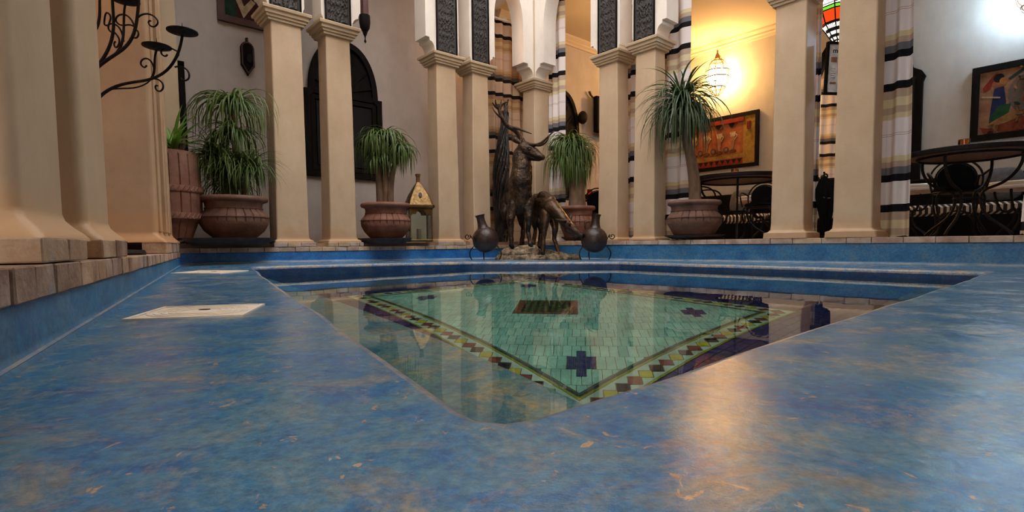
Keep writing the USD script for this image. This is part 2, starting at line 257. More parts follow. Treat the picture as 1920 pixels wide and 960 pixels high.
def curtain_mat(name, zc, period=1.155, tint=(1, 1, 1)):
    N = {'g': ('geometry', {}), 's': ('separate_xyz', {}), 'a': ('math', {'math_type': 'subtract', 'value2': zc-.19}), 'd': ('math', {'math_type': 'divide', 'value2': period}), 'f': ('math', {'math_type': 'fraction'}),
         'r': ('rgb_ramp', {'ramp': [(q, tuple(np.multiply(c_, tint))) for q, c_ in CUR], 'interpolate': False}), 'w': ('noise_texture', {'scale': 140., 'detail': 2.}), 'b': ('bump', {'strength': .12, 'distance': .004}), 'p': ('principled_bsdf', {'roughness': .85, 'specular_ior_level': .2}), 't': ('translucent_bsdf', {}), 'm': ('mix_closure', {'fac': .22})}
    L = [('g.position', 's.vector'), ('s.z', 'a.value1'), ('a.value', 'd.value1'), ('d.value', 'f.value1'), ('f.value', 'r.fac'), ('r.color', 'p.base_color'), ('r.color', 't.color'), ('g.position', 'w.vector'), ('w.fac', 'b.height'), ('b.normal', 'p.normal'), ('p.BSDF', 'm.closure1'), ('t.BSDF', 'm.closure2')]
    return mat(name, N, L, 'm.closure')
zebra_n = {'g': ('geometry', {}), 'w': ('wave_texture', {'scale': 7., 'distortion': 5., 'detail': 2.}), 'r': ('rgb_ramp', {'ramp': [(.55, (.008, .008, .008)), (.66, (.46, .42, .33))]}), 'p': ('principled_bsdf', {'roughness': .8})}
M['zebra'] = mat('zebra_fabric', zebra_n, [('g.position', 'w.vector'), ('w.color', 'r.fac'), ('r.color', 'p.base_color')], 'p.BSDF')
M['blackcloth'] = simple('black_cloth', (.005, .005, .0055), .9, spec=.1); M['greycloth'] = mottled('grey_cloth', [(.3, (.05, .05, .055)), (.7, (.10, .10, .11))], 20, .85, .3)
M['cream'] = mottled('cream_top', [(.3, (.62, .56, .46)), (.7, (.74, .68, .58))], 8, .35, .05)
M['topunder'] = mottled('table_underside', [(.3, (.17, .12, .09)), (.7, (.24, .17, .13))], 10, .6, .2)
def flat(name, c, r=.7):
    M[name] = mottled('paint_'+name, [(.3, tuple(x*.38 for x in c)), (.5, tuple(x*.6 for x in c)), (.7, tuple(min(1, x*.8) for x in c))], 14, r, .1, spec=.2, distort=.6); return M[name]
for k, c in dict(p_ochre2=(.26, .14, .03), p_ochre=(.50, .30, .06), p_rust=(.26, .06, .02), p_red=(.33, .035, .015), p_black=(.012, .01, .01), p_cream=(.62, .48, .30), p_orange=(.50, .19, .05), p_brown=(.17, .07, .03), p_dgreen=(.015, .05, .03), p_blue=(.02, .03, .12), p_green=(.02, .09, .03), p_tan=(.42, .21, .10), p_yellow=(.40, .22, .07), p_grey=(.22, .24, .26), p_skin=(.40, .14, .05), p_white=(.95, .95, 1.), p_mar=(.07, .015, .012), p_teal=(.04, .10, .11)).items(): flat(k, c)
M['p_bg'] = mottled('paint_bg_rust', [(.3, (.16, .035, .015)), (.5, (.30, .075, .02)), (.7, (.42, .15, .04))], 5, .6, .1); M['p_bg2'] = mottled('paint_bg_tan', [(.3, (.15, .055, .022)), (.5, (.24, .105, .045)), (.7, (.29, .15, .075))], 7, .6, .1)
M['p_busy'] = mottled('paint_busy', [(.25, (.03, .04, .022)), (.4, (.12, .08, .04)), (.5, (.05, .06, .05)), (.6, (.20, .06, .025)), (.7, (.09, .10, .085))], 16, .6, .1, distort=1.5)
# ================================================================ SETTING
from scipy.interpolate import RBFInterpolator
from scipy.spatial import Delaunay
G1 = onpl(338, 502, e1, A-.06); gd = G1-G0; gd[2] = 0; LEN = np.linalg.norm(gd); gd /= LEN; gn = np.array([gd[1], -gd[0], 0])
def tL(px, py, off=0.): p = onpl(px, py, gn, G0@gn-off); return (p-G0)@gd, p[2]
def lin(p, q): return lambda t: p[1]+(q[1]-p[1])*(t-p[0])/(q[0]-p[0])
zl1 = lin(tL(78, 558), tL(330, 484.5)); zl2 = lin(tL(0, 500), tL(312, 475)); zl3 = lin(tL(72, 444), tL(331, 453))
_c = np.array([W(a, b)[:2] for a, b in ((.51, .41), (5.08, 1.35), (5.01, 3.75), (3.74, 4.9), (.53, 4.63), (5.82, .99), (5.82, 1.79), (5.82, 3.9), (5.82, 5.56), (3.9, 5.56), (1.57, 5.56), (.44, 5.56), (-1, 0))]+[tuple(G0[:2]), tuple(G1[:2])])
_z = np.array([0, .05, .03, .02, .02, .072, .06, .034, .015, .008, .016, .02, 0, 0, .0366])
_rb = RBFInterpolator(_c, _z, kernel='linear', smoothing=.02)
def dz(x, y): return _rb(np.c_[np.ravel(x), np.ravel(y)])
def ondeck(px, py):
    p = onz(px, py, 0.)
    for _ in range(6): p = onz(px, py, float(dz(p[0], p[1])[0]))
    return p
# --- pool outline
def smooth_wave(poly, r, amp, seed, step=.035):
    q = poly.buffer(-r, 12).buffer(r, 12); L = q.exterior; s = np.arange(0, L.length, step); P = np.array([L.interpolate(x).coords[0] for x in s])
    T = np.roll(P, -1, 0)-np.roll(P, 1, 0); T /= np.linalg.norm(T, axis=1, keepdims=True); Nn = np.c_[T[:, 1], -T[:, 0]]
    if not L.is_ccw: Nn = -Nn
    w = meshkit.fbm(np.c_[P*1.7, np.full(len(P), seed)], 2, seed)-.5
    return P+Nn*(amp*w)[:, None], Nn
PN, PL, PC1, PC2, PR = ondeck(925, 800), ondeck(474, 500), ondeck(886, 490.5), ondeck(1160, 490.5), ondeck(1856, 509)
pool_poly = Polygon([p[:2] for p in (PN, PR, PC2, PC1, PL)])
pool_loop, pool_nrm = smooth_wave(pool_poly, .05, .05, 5)
pool_in = Polygon(pool_loop)
# --- deck
far = W(A-.05, B-.05)
c_out = [G0+gd*LEN*1.004, W(A-.05, B-.05), W(-1.3, B-.05)]
near_l = G0+gd*((-1.3-G0@e1)/(gd@e1)); c_out.append(near_l); court = Polygon([p[:2] for p in c_out])
def fill(poly, step, zf, extra=()):
    P = []
    for ringc in [poly.exterior]+list(poly.interiors):
        n = max(8, int(ringc.length/step)); P += [ringc.interpolate(i/n, normalized=True).coords[0] for i in range(n)]; P += list(ringc.coords)[:-1]
    x0, y0, x1, y1 = poly.bounds
    for x in np.arange(x0, x1, step*3):
        for y in np.arange(y0, y1, step*3):
            if poly.contains(Point(x, y)) and poly.boundary.distance(Point(x, y)) > step: P.append((x+rng.uniform(-.01, .01), y+rng.uniform(-.01, .01)))
    P = np.unique(np.round(np.array(P+list(extra)), 5), axis=0); D = Delaunay(P).simplices
    C = P[D].mean(1); import shapely
    ok = shapely.contains_xy(poly.buffer(1e-4), C[:, 0], C[:, 1]); D = D[ok]; a = P[D]
    cr = np.cross(a[:, 1]-a[:, 0], a[:, 2]-a[:, 0]); D[cr < 0] = D[cr < 0][:, ::-1]; D = D[np.abs(cr) > 1e-8]
    return trimesh.Trimesh(np.c_[P, zf(P[:, 0], P[:, 1])], D, process=False)
RR = .03
lip0 = pool_loop+pool_nrm*RR
deck_poly = court.difference(Polygon(lip0)); deck_poly = max(getattr(deck_poly, 'geoms', [deck_poly]), key=lambda g: g.area)
floor = thing('floor', None, None, kind='structure')
part(floor, 'deck', fill(deck_poly, .12, dz, [tuple(p) for p in lip0]), M['deck'], 'worn blue polished plaster deck', smooth=True)
rings = []
zr = dz(lip0[:, 0], lip0[:, 1])
for k in range(6):
    a = k/5*math.pi/2; q = pool_loop+pool_nrm*RR*(1-math.sin(a)); rings.append(np.c_[q, zr-RR*(1-math.cos(a))])
part(floor, 'pool_lip', loft(rings, cap=False), M['edge'], 'rounded worn pool edge', smooth=True)
# --- pool shell
DEP = 1.15; ZF = ZW-DEP
pool = thing('pool', None, None, kind='structure')
lo = np.c_[pool_loop, zr-RR]; mid = np.c_[pool_loop, np.full(len(pool_loop), ZW-.02)]; bot = np.c_[pool_loop, np.full(len(pool_loop), ZF-.03)]
sh = loft([lo, mid, bot], cap=False); part(pool, 'pool_wall', sh, M['poolwall'], 'dark blue pool side', smooth=60)
part(pool, 'pool_floor', fill(pool_in, .3, lambda x, y: np.full(len(x), ZF-.012)), M['grout'])
# submerged bench on the long left side
zb = ZW-.32; q0, q1 = under(640, 567, zb)[:2], under(1030, 725, zb)[:2]; bd = (q1-q0)/np.linalg.norm(q1-q0); bn = np.array([-bd[1], bd[0]]); bn *= np.sign(bn@(q0-PL[:2]))*-1
big = Polygon([q0-bd*6, q1+bd*6, q1+bd*6+bn*6, q0-bd*6+bn*6]); bench = pool_in.buffer(-.004).intersection(big)
bench = max(getattr(bench, 'geoms', [bench]), key=lambda g: g.area)
bm = trimesh.creation.extrude_polygon(bench, zb-ZF-.012); bm.apply_translation([0, 0, ZF-.001]); part(pool, 'submerged_bench', bm, M['basin'], 'tan and blue plaster bench under water', smooth=False)
free = pool_in.buffer(-.004).difference(bench.buffer(.004))
# --- mosaic
M1, M2, M3 = (under(x, y, ZF)[:2] for x, y in ((1086, 750), (690, 556), (1436, 585)))
uu, vv = (M3-M1), (M2-M1); lu, lv = np.linalg.norm(uu), np.linalg.norm(vv); uu /= lu; vv /= lv
rd = uu-vv; rd /= np.linalg.norm(rd); cd = uu+vv; cd /= np.linalg.norm(cd)
par = lambda i: Polygon([M1+uu*i+vv*i, M1+uu*(lu-i)+vv*i, M1+uu*(lu-i)+vv*(lv-i), M1+uu*i+vv*(lv-i)])
BW = .135; outer = par(0.); 
# the near inner line starts at M1: the band of diamonds lies outside it
innerp = par(.012); bandp = par(-BW); 
TW, TL = .0455, .146
def slab(poly, z0, z1):
    return prism(poly, z0, z1)
field = part(pool, 'mosaic_bed', slab(par(-.0), ZF-.011, ZF-.004), M['grout'])
toks = []
cen = (M1+M3+M2+(M2+M3-M1))/4
panel_c = np.mean([under(x, y, ZF)[:2] for x, y in ((965, 585), (1083, 588), (977, 564), (1078, 565))], axis=0)
crosses = [under(x, y, ZF)[:2] for x, y in ((1090, 680), (800, 558), (1300, 585))]; crosses.append(panel_c*2-crosses[0])
pw, pl = .41, .50
panel_poly = Polygon([panel_c+rd*sx*pw/2+cd*sy*pl/2 for sx, sy in ((-1, -1), (1, -1), (1, 1), (-1, 1))])
clip = innerp.buffer(-.024)
rect = lambda c, w, h: Polygon([c+rd*sx*w/2+cd*sy*h/2 for sx, sy in ((-1, -1), (1, -1), (1, 1), (-1, 1))])
crs = []
for c in crosses:
    for dx, dy in ((0, -.5), (0, .5), (-1, 0), (1, 0)): crs.append((c+rd*dx*TW+cd*dy*TL, rect(c+rd*dx*TW+cd*dy*TL, TW-.003, TL-.003)))
keep = unary_union([panel_poly.buffer(.006)]+[q.buffer(.0022) for _, q in crs])
for c, q in crs: toks.append((np.linalg.norm(c), q, 'navy', .0004, 'tile'))
for i in range(-60, 61):
    for j in range(-30, 31):
        c = crosses[0]+rd*((i+(.5 if j % 2 else 0.))*TW)+cd*(j*TL)
        g = .0016; qd = Polygon([c+rd*sx*(TW/2-g)+cd*sy*(TL/2-g) for sx, sy in ((-1, -1), (1, -1), (1, 1), (-1, 1))])
        if not clip.intersects(qd): continue
        col = rng.choice(['aqua', 'aqua', 'aqua_b', 'aqua_c'])
        qd = qd.intersection(clip).difference(keep)
        if qd.area < 2e-4: continue
        toks.append((np.linalg.norm(c), qd, col, rng.uniform(-.0012, .0012), 'tile'))
outer_band = []
# border: lines and the chain of diamonds
def strip(i0, i1): return par(i0).difference(par(i1))
part(pool, 'border_line', slab(strip(-.004, .010), ZF-.004, ZF+.001), M['lime'], 'yellow green inner border line', smooth=False)
part(pool, 'border_line', slab(strip(.010, .024), ZF-.004, ZF+.001), M['teal'], 'dark teal inner border line', smooth=False)
part(pool, 'border_line', slab(strip(-BW, -BW+.012), ZF-.004, ZF+.001), M['lime'], 'yellow green outer border line', smooth=False)
band_area = par(-BW+.014).difference(par(-.006)); bband = part(pool, 'mosaic_bed', slab(par(-BW).difference(par(0.)), ZF-.011, ZF-.004), M['grout'])
dia = BW-.028; cyc = ['black', 'maroon', 'yellow']; whites = []; sd = .066
corners = [(M1, vv, lv, -uu), (M1, uu, lu, -vv), (M1+uu*lu, vv, lv, uu), (M1+vv*lv, uu, lu, vv)]
diam = []
for o, d, l, nrm in corners:
    n = int((l+2*BW)/.083); pts = [o-d*BW*.55+d*(l+1.1*BW)*(k+.5)/n+nrm*(BW*.5-.001) for k in range(n)]
    for k, c in enumerate(pts):
        Q = Polygon([c+rd*sx*.029+cd*sy*.033 for sx, sy in ((-1, -1), (1, -1), (1, 1), (-1, 1))]).intersection(band_area)
        if Q.area > 1e-3: diam.append((c, Q, cyc[k % 3]))
dun = unary_union([q.buffer(.003) for _, q, _ in diam])
part(pool, 'border_ground', slab(band_area.difference(dun), ZF-.004, ZF+.0005), M['white'], 'pale green border ground', kind='stuff', smooth=False)
for c, Q, col in diam: part(bband, 'border_tile', slab(Q.buffer(-.0015), ZF-.004, ZF+.0015), M[col], smooth=False)
toks.sort(key=lambda t: t[0]); rest = {}
for k, (d, q, col, h, nm) in enumerate(toks):
    s = slab(q, ZF-.006, ZF+.0005+h)
    if k < 300: part(field, 'tile', s, M[col], smooth=False)
    else: rest.setdefault(col, []).append(s)
for col, s in rest.items(): part(pool, 'far_tiles', cat(s), M[col], kind='stuff', smooth=False)
# central lattice panel
frame_p = panel_poly.difference(panel_poly.buffer(-.045, join_style=2))
part(pool, 'centre_panel_frame', slab(frame_p, ZF-.006, ZF+.004), M['brown'], 'brown frame of the centre panel', smooth=False)
part(pool, 'centre_panel_ground', slab(panel_poly.buffer(-.045, join_style=2), ZF-.006, ZF-.002), M['black'], smooth=False)
gr = []
for i in range(7):
    for j in range(10):
        c = panel_c+rd*((i-3)*.044)+cd*((j-4.5)*.040); gr.append(slab(Polygon([c+rd*.020, c+cd*.018, c-rd*.020, c-cd*.018]), ZF-.003, ZF+.002))
part(pool, 'lattice_tiles', cat(gr), M['green'], 'green lozenge lattice', kind='stuff', smooth=False)
# navy brick paving round the mosaic
navy = free.difference(par(-BW-.004)); br = []
for i in range(-26, 27):
    for j in range(-30, 31):
        c = cen+uu*((j+(.5 if i % 2 else 0))*.15)+vv*(i*.062); Q = Polygon([c+uu*sx*.0725+vv*sy*.0285 for sx, sy in ((-1, -1), (1, -1), (1, 1), (-1, 1))]).intersection(navy)
        if Q.area > 6e-4: br.append((np.linalg.norm(Q.centroid.coords[0]), slab(Q, ZF-.012, ZF-.002+rng.uniform(-.001, .001)), rng.choice(['navy', 'navy', 'navy_b'])))
br.sort(key=lambda t: t[0]); rest = {}
for k, (d, s, c) in enumerate(br):
    if k < 260: part(pool, 'navy_brick', s, M[c], smooth=False)
    else: rest.setdefault(c, []).append(s)
for c, s in rest.items(): part(pool, 'far_navy_bricks', cat(s), M[c], kind='stuff', smooth=False)
wp = fill(pool_in.buffer(.012), .3, lambda x, y: np.full(len(x), ZW)); solo('water', wp, M['water'], 'still clear green water filling the tiled pool', 'water', kind='stuff', smooth=False)

# --- plinths: blue band and brick courses
def stained_brick(name, a, b, c):
    N = {'g': ('geometry', {}), 'n': ('noise_texture', {'scale': 10., 'detail': 7., 'roughness': .7}), 'r': ('rgb_ramp', {'ramp': [(.3, a), (.5, b), (.72, c)]}), 'n2': ('noise_texture', {'scale': 5.5, 'detail': 6., 'roughness': .6}), 'r2': ('rgb_ramp', {'ramp': [(.60, (0, 0, 0)), (.68, (.55, .55, .55))]}), 'x': ('mix_color', {'b': (.16, .26, .34)}),
         'n3': ('noise_texture', {'scale': 3.2, 'detail': 5.}), 'r3': ('rgb_ramp', {'ramp': [(.35, (.62, .5, .42)), (.6, (1.05, 1.05, 1.05))]}), 'x3': ('mix_color', {'blend_type': 'multiply', 'fac': 1., 'use_clamp': False}), 'n4': ('noise_texture', {'scale': 70., 'detail': 5.}), 'bp': ('bump', {'strength': .5, 'distance': .008}), 'p': ('principled_bsdf', {'roughness': .85, 'specular_ior_level': .3})}
    return mat(name, N, [('g.position', 'n.vector'), ('n.fac', 'r.fac'), ('g.position', 'n2.vector'), ('n2.fac', 'r2.fac'), ('r2.color', 'x.fac'), ('x3.result', 'x.a'), ('g.position', 'n3.vector'), ('n3.fac', 'r3.fac'), ('r.color', 'x3.a'), ('r3.color', 'x3.b'), ('x.result', 'p.base_color'), ('g.position', 'n4.vector'), ('n4.fac', 'bp.height'), ('bp.normal', 'p.normal')], 'p.BSDF')
M['bs1'] = stained_brick('brick_stained', (.26, .16, .11), (.40, .28, .21), (.50, .40, .33)); M['bs2'] = stained_brick('brick_stained_tan', (.34, .21, .12), (.46, .32, .21), (.54, .42, .31)); BRS = ['bs1', 'bs1', 'bs2']
BR = ['brick', 'brick', 'brick2', 'brick3', 'brick']
def plinth(name, frame, t0, t1, zd, z1, z2, z3, lower, upper, band, depth=.3, prou=.012, fw_=.03, stained=False):
    P = thing(name, None, None, kind='structure')
    n = 60; ts = np.linspace(t0, t1, n); R = []
    for t in ts:
        w = .006*(meshkit.fbm(np.array([t*2.1, 3., 1.]), 2)-.5); z1t = z1(t)
        R.append([(t, zd(t)-.03, depth), (t, zd(t)-.03, -.03), (t, zd(t)+.004, -.018), (t, zd(t)+.016, -.004), (t, zd(t)+.03, w), (t, z1t-.01, w+.002), (t, z1t, .008), (t, z1t, depth)])
    q = loft(R); q.apply_transform(frame); part(P, 'blue_band', q, M[band], smooth=40)
    fl = loft([[(t, zd(t)-.01, .01), (t, zd(t)-.01, -fw_), (t, zd(t)+.004, -fw_*.95), (t, zd(t)+.008, -fw_*.7), (t, zd(t)+.012, -.012), (t, zd(t)+.022, .01)] for t in ts]); fl.apply_transform(frame); part(P, 'plaster_fillet', fl, M['lip'], 'pale worn fillet at the foot of the plinth', smooth=50)
    n = 40; ts = np.linspace(t0, t1, n)
    core = loft([[(t, z1(t), .02), (t, z2(t)-.004, .02), (t, z2(t)-.004, depth), (t, z1(t), depth)] for t in ts]); core.apply_transform(frame); part(P, 'mortar_bed', core, M['mortar'], smooth=False)
    for rows, za, zb_ in ((lower, z1, z2), (upper, z2, z3)):
        for s, e in rows:
            t = (s+e)/2; pr = -prou*rng.uniform(.2, 1.); zz0, zz1 = za(t)+.001, zb_(t)-.0025
            b = bx(s+.002, e-.002, zz0, zz1, pr, min(depth, .14), .0035)
            b.vertices += np.array([[0, (za(v[0])-za(t)), rng.uniform(-.0015, .0015)] for v in b.vertices])
            b.apply_transform(frame); part(P, 'brick', b, M[rng.choice(BRS if stained else BR)], smooth=False)
    return P
def course(t0, t1, w, j=.2):
    out = []; t = t0
    while t < t1-.02: e = min(t1, t+w*rng.uniform(1-j, 1+j)); e = t1 if t1-e < .05 else e; out.append((t, e)); t = e
    return out
FAm, FBm, FLm = fA(-.05), fB(-.05), fL(0.)
FLm = np.eye(4); FLm[:3, 0] = gd; FLm[:3, 1] = UZ; FLm[:3, 2] = -gn; FLm[:3, 3] = [G0[0], G0[1], 0]
def dzA(t): p = W(A-.05, t); return float(dz(p[0], p[1])[0])
def dzB(t): p = W(t, B-.05); return float(dz(p[0], p[1])[0])
def dzL(t): p = G0+gd*t; return float(dz(p[0], p[1])[0])
colsA = [(1.815, 2.155), (2.40, 2.716), (3.865, 4.20), (4.442, 4.744), (B, B+.3)]
sB = B/5.47
colsB = [(5.88, 6.2), (4.207*sB, 4.522*sB), (3.658*sB, 3.96*sB), (1.987*sB, 2.293*sB), (1.42*sB, 1.729*sB)]
aleft = float(G1@e2)
plinth('baseboard_back_left', FAm, aleft+.0, B-.05, dzA, lambda t: .170, lambda t: .222, lambda t: .272, course(aleft, B-.05, .15), sum([course(a-.055, b+.055, .125) for a, b in colsA[:4]], [])+course(5.26, B-.05, .15), 'band')
plinth('baseboard_back_right', FBm, -1.3, A-.05, dzB, lambda t: .205, lambda t: .262, lambda t: .266, course(-1.3, A-.05, .235), [], 'band_r')
tl = lambda x, y: tL(x, y)[0]
L1, L2, L3 = (tl(72, 447), tl(156, 447)), (tl(190, 450), tl(235, 450)), (tl(310, 454), LEN)
zU = lambda t: min(zl3(t), .29)
plinth('baseboard_left', FLm, -1.6, LEN, dzL, zl1, zl2, zU, course(-1.6, -.2, .16)+course(-.2, LEN, .125), [(L1[0], L1[0]+(L1[1]-L1[0])*.52), (L1[0]+(L1[1]-L1[0])*.52, L1[1]), (L2[0], sum(L2)/2), (sum(L2)/2, L2[1])]+course(*L3, .2), 'band_r', depth=.5, fw_=.014, stained=True)
# --- floors of the galleries, walls, ceilings
def polyprism(pts, z0, z1): return prism(Polygon([p[:2] for p in pts]), z0, z1)
gf = thing('gallery_floor', None, None, kind='structure')
part(gf, 'floor_back_left', polyprism([W(A+.02, -2.), W(A+.02, B+.02), W(A2, B+.02), W(A2, -2.)], .2, FL-.004), M['tilefloor'], smooth=False)
part(gf, 'floor_salon', polyprism([W(-1.6, B+.02), W(A2, B+.02), W(A2, B2), W(-1.6, B2)], .2, FL-.004), M['tilefloor'], smooth=False)
def LP(t, off): return G0+gd*t-gn*off
part(gf, 'floor_left', polyprism([LP(-1.8, .12), LP(LEN+.3, .12), LP(LEN+.3, 2.2), LP(-1.8, 2.2)], .1, .185), M['tilefloor'], smooth=False)
HT = 5.2; TOP = 7.4
def wallbox(name, frame, x0, x1, z0, z1, d0, d1, m): p = thing(name, None, None, kind='structure'); part(p, 'plaster', xf(bx(x0, x1, z0, z1, d0, d1), frame), M[m], smooth=False); return p
fA2 = fA(A2-A); fB2 = fB(B2-B)
wA2 = wallbox('wall_back_left', fA2, -2.0, B2+.2, .1, HT, 0, .2, 'wallA')
wB2 = wallbox('wall_back_right', fB2, -1.6, A2+.2, .1, HT, 0, .2, 'wallB')
wallbox('wall_salon_end', fA(-1.6-A), B+.3, B2, .1, HT, -.2, 0, 'wallB')
FLg = FLm.copy(); FLg[:3, 3] = FLg[:3, 3]-gn*2.0
wallbox('wall_left', FLg, -1.8, LEN+1.2, .1, HT, 0, .2, 'court')
wallbox('wall_near', fA(-1.3-A), -2.6, B+.3, -.2, TOP, -.25, 0, 'lcol')
pc = thing('ceiling', None, None, kind='structure')
part(pc, 'ceiling_back_left', polyprism([W(A+.1, -2.), W(A+.1, B+.1), W(A2+.2, B+.1), W(A2+.2, -2.)], HT, HT+.15), M['ceil'], smooth=False)
part(pc, 'ceiling_salon', polyprism([W(-1.8, B+.1), W(A2+.2, B+.1), W(A2+.2, B2+.2), W(-1.8, B2+.2)], 4.14, 4.3), M['ceil'], smooth=False)
part(pc, 'ceiling_left', polyprism([LP(-2., .1), LP(LEN+.8, .1), LP(LEN+1.2, 2.2), LP(-2., 2.2)], 4.2, 4.35), M['ceil'], smooth=False)
# cornices
def cornice(name, frame, x0, x1, z):
    pr = [(0, -.16), (-.03, -.16), (-.035, -.12), (-.06, -.10), (-.06, -.07), (-.10, -.03), (-.11, 0), (0, 0)]
    q = loft([[(x, z+b, a) for a, b in pr] for x in (x0, x1)]); q.apply_transform(frame); p = thing(name, None, None, kind='structure'); part(p, 'moulding', q, M['ceil'], smooth=False)
cornice('trim_1', fA2, B+.2, B2, 4.14); cornice('trim_2', fB2, -1.6, A2, 4.14)
# --- columns
ZS, ZC = 2.585, 2.715
COLLAB = ['left column of the far-left pair, between the wide bowl pot and the arched black window', 'right column of the far-left pair, standing in front of the arched black window',
          'plaster column right of the brass lantern, left one of its pair', 'plaster column just left of the stag statue, beside the left jug', 'corner column behind the stag and the bushy ponytail palm']
COLLABB = ['', 'plaster column right of the wall-mounted television, left one of its pair', 'plaster column just left of the tall ponytail palm and its curtain', 'wide plaster column between the left round table and the black folded parasol', 'wide plaster column beside the long striped curtain at the right']
BASE = [(.265, .040, .015), (.283, .040, .015), (.292, .033, .016), (.305, .010, .016), (.33, .003, .016), (.5, 0., .016), (1.2, -.003, .016), (1.9, -.008, .016), (2.59, -.012, .016)]
BASEB = [(.262, .058, .02), (.316, .055, .02), (.328, .025, .02), (.35, .008, .02), (.42, .003, .018), (1.2, -.002, .016), (1.9, -.004, .016), (2.59, -.008, .016)]
CAP = [(ZS, .0), (ZS+.004, .018), (ZS+.03, .02), (ZS+.031, .036), (ZS+.058, .038), (ZS+.059, .054), (ZS+.088, .058), (ZS+.098, .078), (ZC-.006, .083), (ZC, .078)]
def column(fr, x0, x1, base, lab, T=.26):
    c = fr@np.array([(x0+x1)/2, .262, T/2, 1.]); p = thing('column', lab, 'column', c[:3])
    part(p, 'shaft', rectloft(x0, x1, 0, T, base, fr, jit=.02), M['col'], smooth=40); part(p, 'capital', rectloft(x0, x1, 0, T, CAP, fr, r=.006), M['cap'], smooth=25)
for k, (x0, x1) in enumerate(colsA[:4]): column(fA(), x0, x1, BASE, COLLAB[k])
wc = bA(1031, 300)-B; column(fA(), B, B+wc, BASE, COLLAB[4], T=aB(979, 300)-A)
for k, (x0, x1) in enumerate(colsB[1:]): column(fB(), x0, x1, BASEB if k > 1 else BASE, COLLABB[k+1])
# --- arcades with pointed arches on corbels, carved panels above the capitals
def opening(x0, x1, zs, za, kl=.11, kr=None):
    kr = kl if kr is None else kr; w = x1-x0; kl, kr = min(kl, .4*w), min(kr, .4*w); xl, xr = x0+kl, x1-kr; xm = (xl+xr)/2
    def side(x, k, d):
        s_ = k/.11; q = [(x+d*.012, ZC)]+[(x+d*(.012+.055*s_*(1-math.cos(a))), ZC+.02+.10*s_**.5*math.sin(a)) for a in np.linspace(0, math.pi/2, 9)]
        return q+[(x+d*(.012+.06*s_), ZC+.02+.135*s_**.5), (x+d*k, ZC+.02+.135*s_**.5)]
    L = side(x0, kl, 1)+[(xm-(xm-xl)*math.cos(t)**.86, zs+(za-zs)*math.sin(t)) for t in np.linspace(0, math.radians(86), 19)]+[(xm, za+.02)]
    Rr = side(x1, kr, -1)+[(xm+(xr-xm)*math.cos(t)**.86, zs+(za-zs)*math.sin(t)) for t in np.linspace(0, math.radians(86), 19)]
    return Polygon([(x0+.012, ZC-.2)]+L+Rr[::-1]+[(x1-.012, ZC-.2)]).buffer(0)
def arcade(name, fr, x0, x1, cols, opens, T=.26):
    w = sbox(x0, ZC, x1, 4.9)
    for o in opens: w = w.difference(opening(*o))
    p = thing(name, None, None, kind='structure'); part(p, 'arch_wall', prism(w, 0.004, T, fr), M['arch'], 'white arch wall', smooth=False); return p
def panel_relief(w, h):
    nx, ny = 34, int(34*h/w); X, Y = np.meshgrid(np.linspace(0, 1, nx), np.linspace(0, h/w, ny)); Xs = np.abs(X-.5)*2
    g = np.sin(9*Xs+2.2*np.sin(7*Y))*np.sin(11*Y+2*np.cos(8*Xs))+.6*np.sin(23*Xs+3*np.sin(9*Y+Xs*4))*np.cos(21*Y-3*Xs)
    b = np.minimum.reduce([X, 1-X, Y, h/w-Y])
    z = np.where(b < .02, 0, np.where(b < .07, .012, np.where(b < .10, .002, .004+.009*(g > .05)+.003*np.clip(g, -1, 1))))
    v = np.c_[X.ravel()*w, Y.ravel()*w, -z.ravel()]; i, j = np.meshgrid(np.arange(nx-1), np.arange(ny-1)); a = (j*nx+i).ravel()
    f = np.vstack([np.c_[a, a+nx+1, a+1], np.c_[a, a+nx, a+nx+1]]); return trimesh.Trimesh(v, f, process=False)
def panels(p, fr, cols, lab):
    for (x0, x1) in cols:
        w = x1-x0-.035; q = panel_relief(w, 1.35); q.apply_translation([x0+.018, ZC+.012, -.001]); cp_ = part(p, 'carved_panel', xf(q, fr), M['carved'], lab, smooth=False)
        ed = cat([bx(x0+.008, x0+.022, ZC+.004, ZC+1.37, -.022, .01), bx(x1-.022, x1-.008, ZC+.004, ZC+1.37, -.022, .01), bx(x0+.008, x1-.008, ZC+.002, ZC+.016, -.022, .01)]); part(cp_, 'panel_frame', xf(ed, fr), M['wood_b'], smooth=False)
M['carved'] = mottled('carved_dark_plaster', [(.3, (.012, .010, .009)), (.6, (.035, .03, .028)), (.8, (.16, .14, .13))], 60, .5, .5, 120)
a = colsA; wa = arcade('wall_arcade_left', fA(), aleft+.12, B, a, [(aleft+.14, a[0][0], 3.4, 4.5), (a[0][1], a[1][0], 3.9, 4.3, .03), (a[1][1], a[2][0], 3.35, 4.45, .15), (a[2][1], a[3][0], 3.9, 4.3, .03), (a[3][1], B, 3.42, 3.95, .11, .215)])
panels(wa, fA(), a[:4], 'black carved panel over a capital')
b = colsB; wb = arcade('wall_arcade_right', fB(), -1.6, A, b, [(b[1][1], A, 3.42, 4.16, .13, .20), (b[2][1], b[1][0], 3.9, 4.3, .03), (b[3][1], b[2][0], 3.35, 4.45, .15), (b[4][1], b[3][0], 3.9, 4.3, .03), (-.3, b[4][0], 3.35, 4.45)])
panels(wb, fB(), b[1:], 'black carved panel over a capital')
cb = thing('trim_3', None, None, kind='structure'); part(cb, 'corner_bead', xf(bx(B-.012, B+.0, ZC, 4.9, -.012, .0), fA()), M['cap'], smooth=False)
for nm, fr, x0, x1 in (('wall_upper_left_back', fA(), aleft-.4, B), ('wall_upper_right_back', fB(), -1.6, A)):
    wallbox(nm, fr, x0, x1, 4.9, TOP, 0.0, .26, 'court')
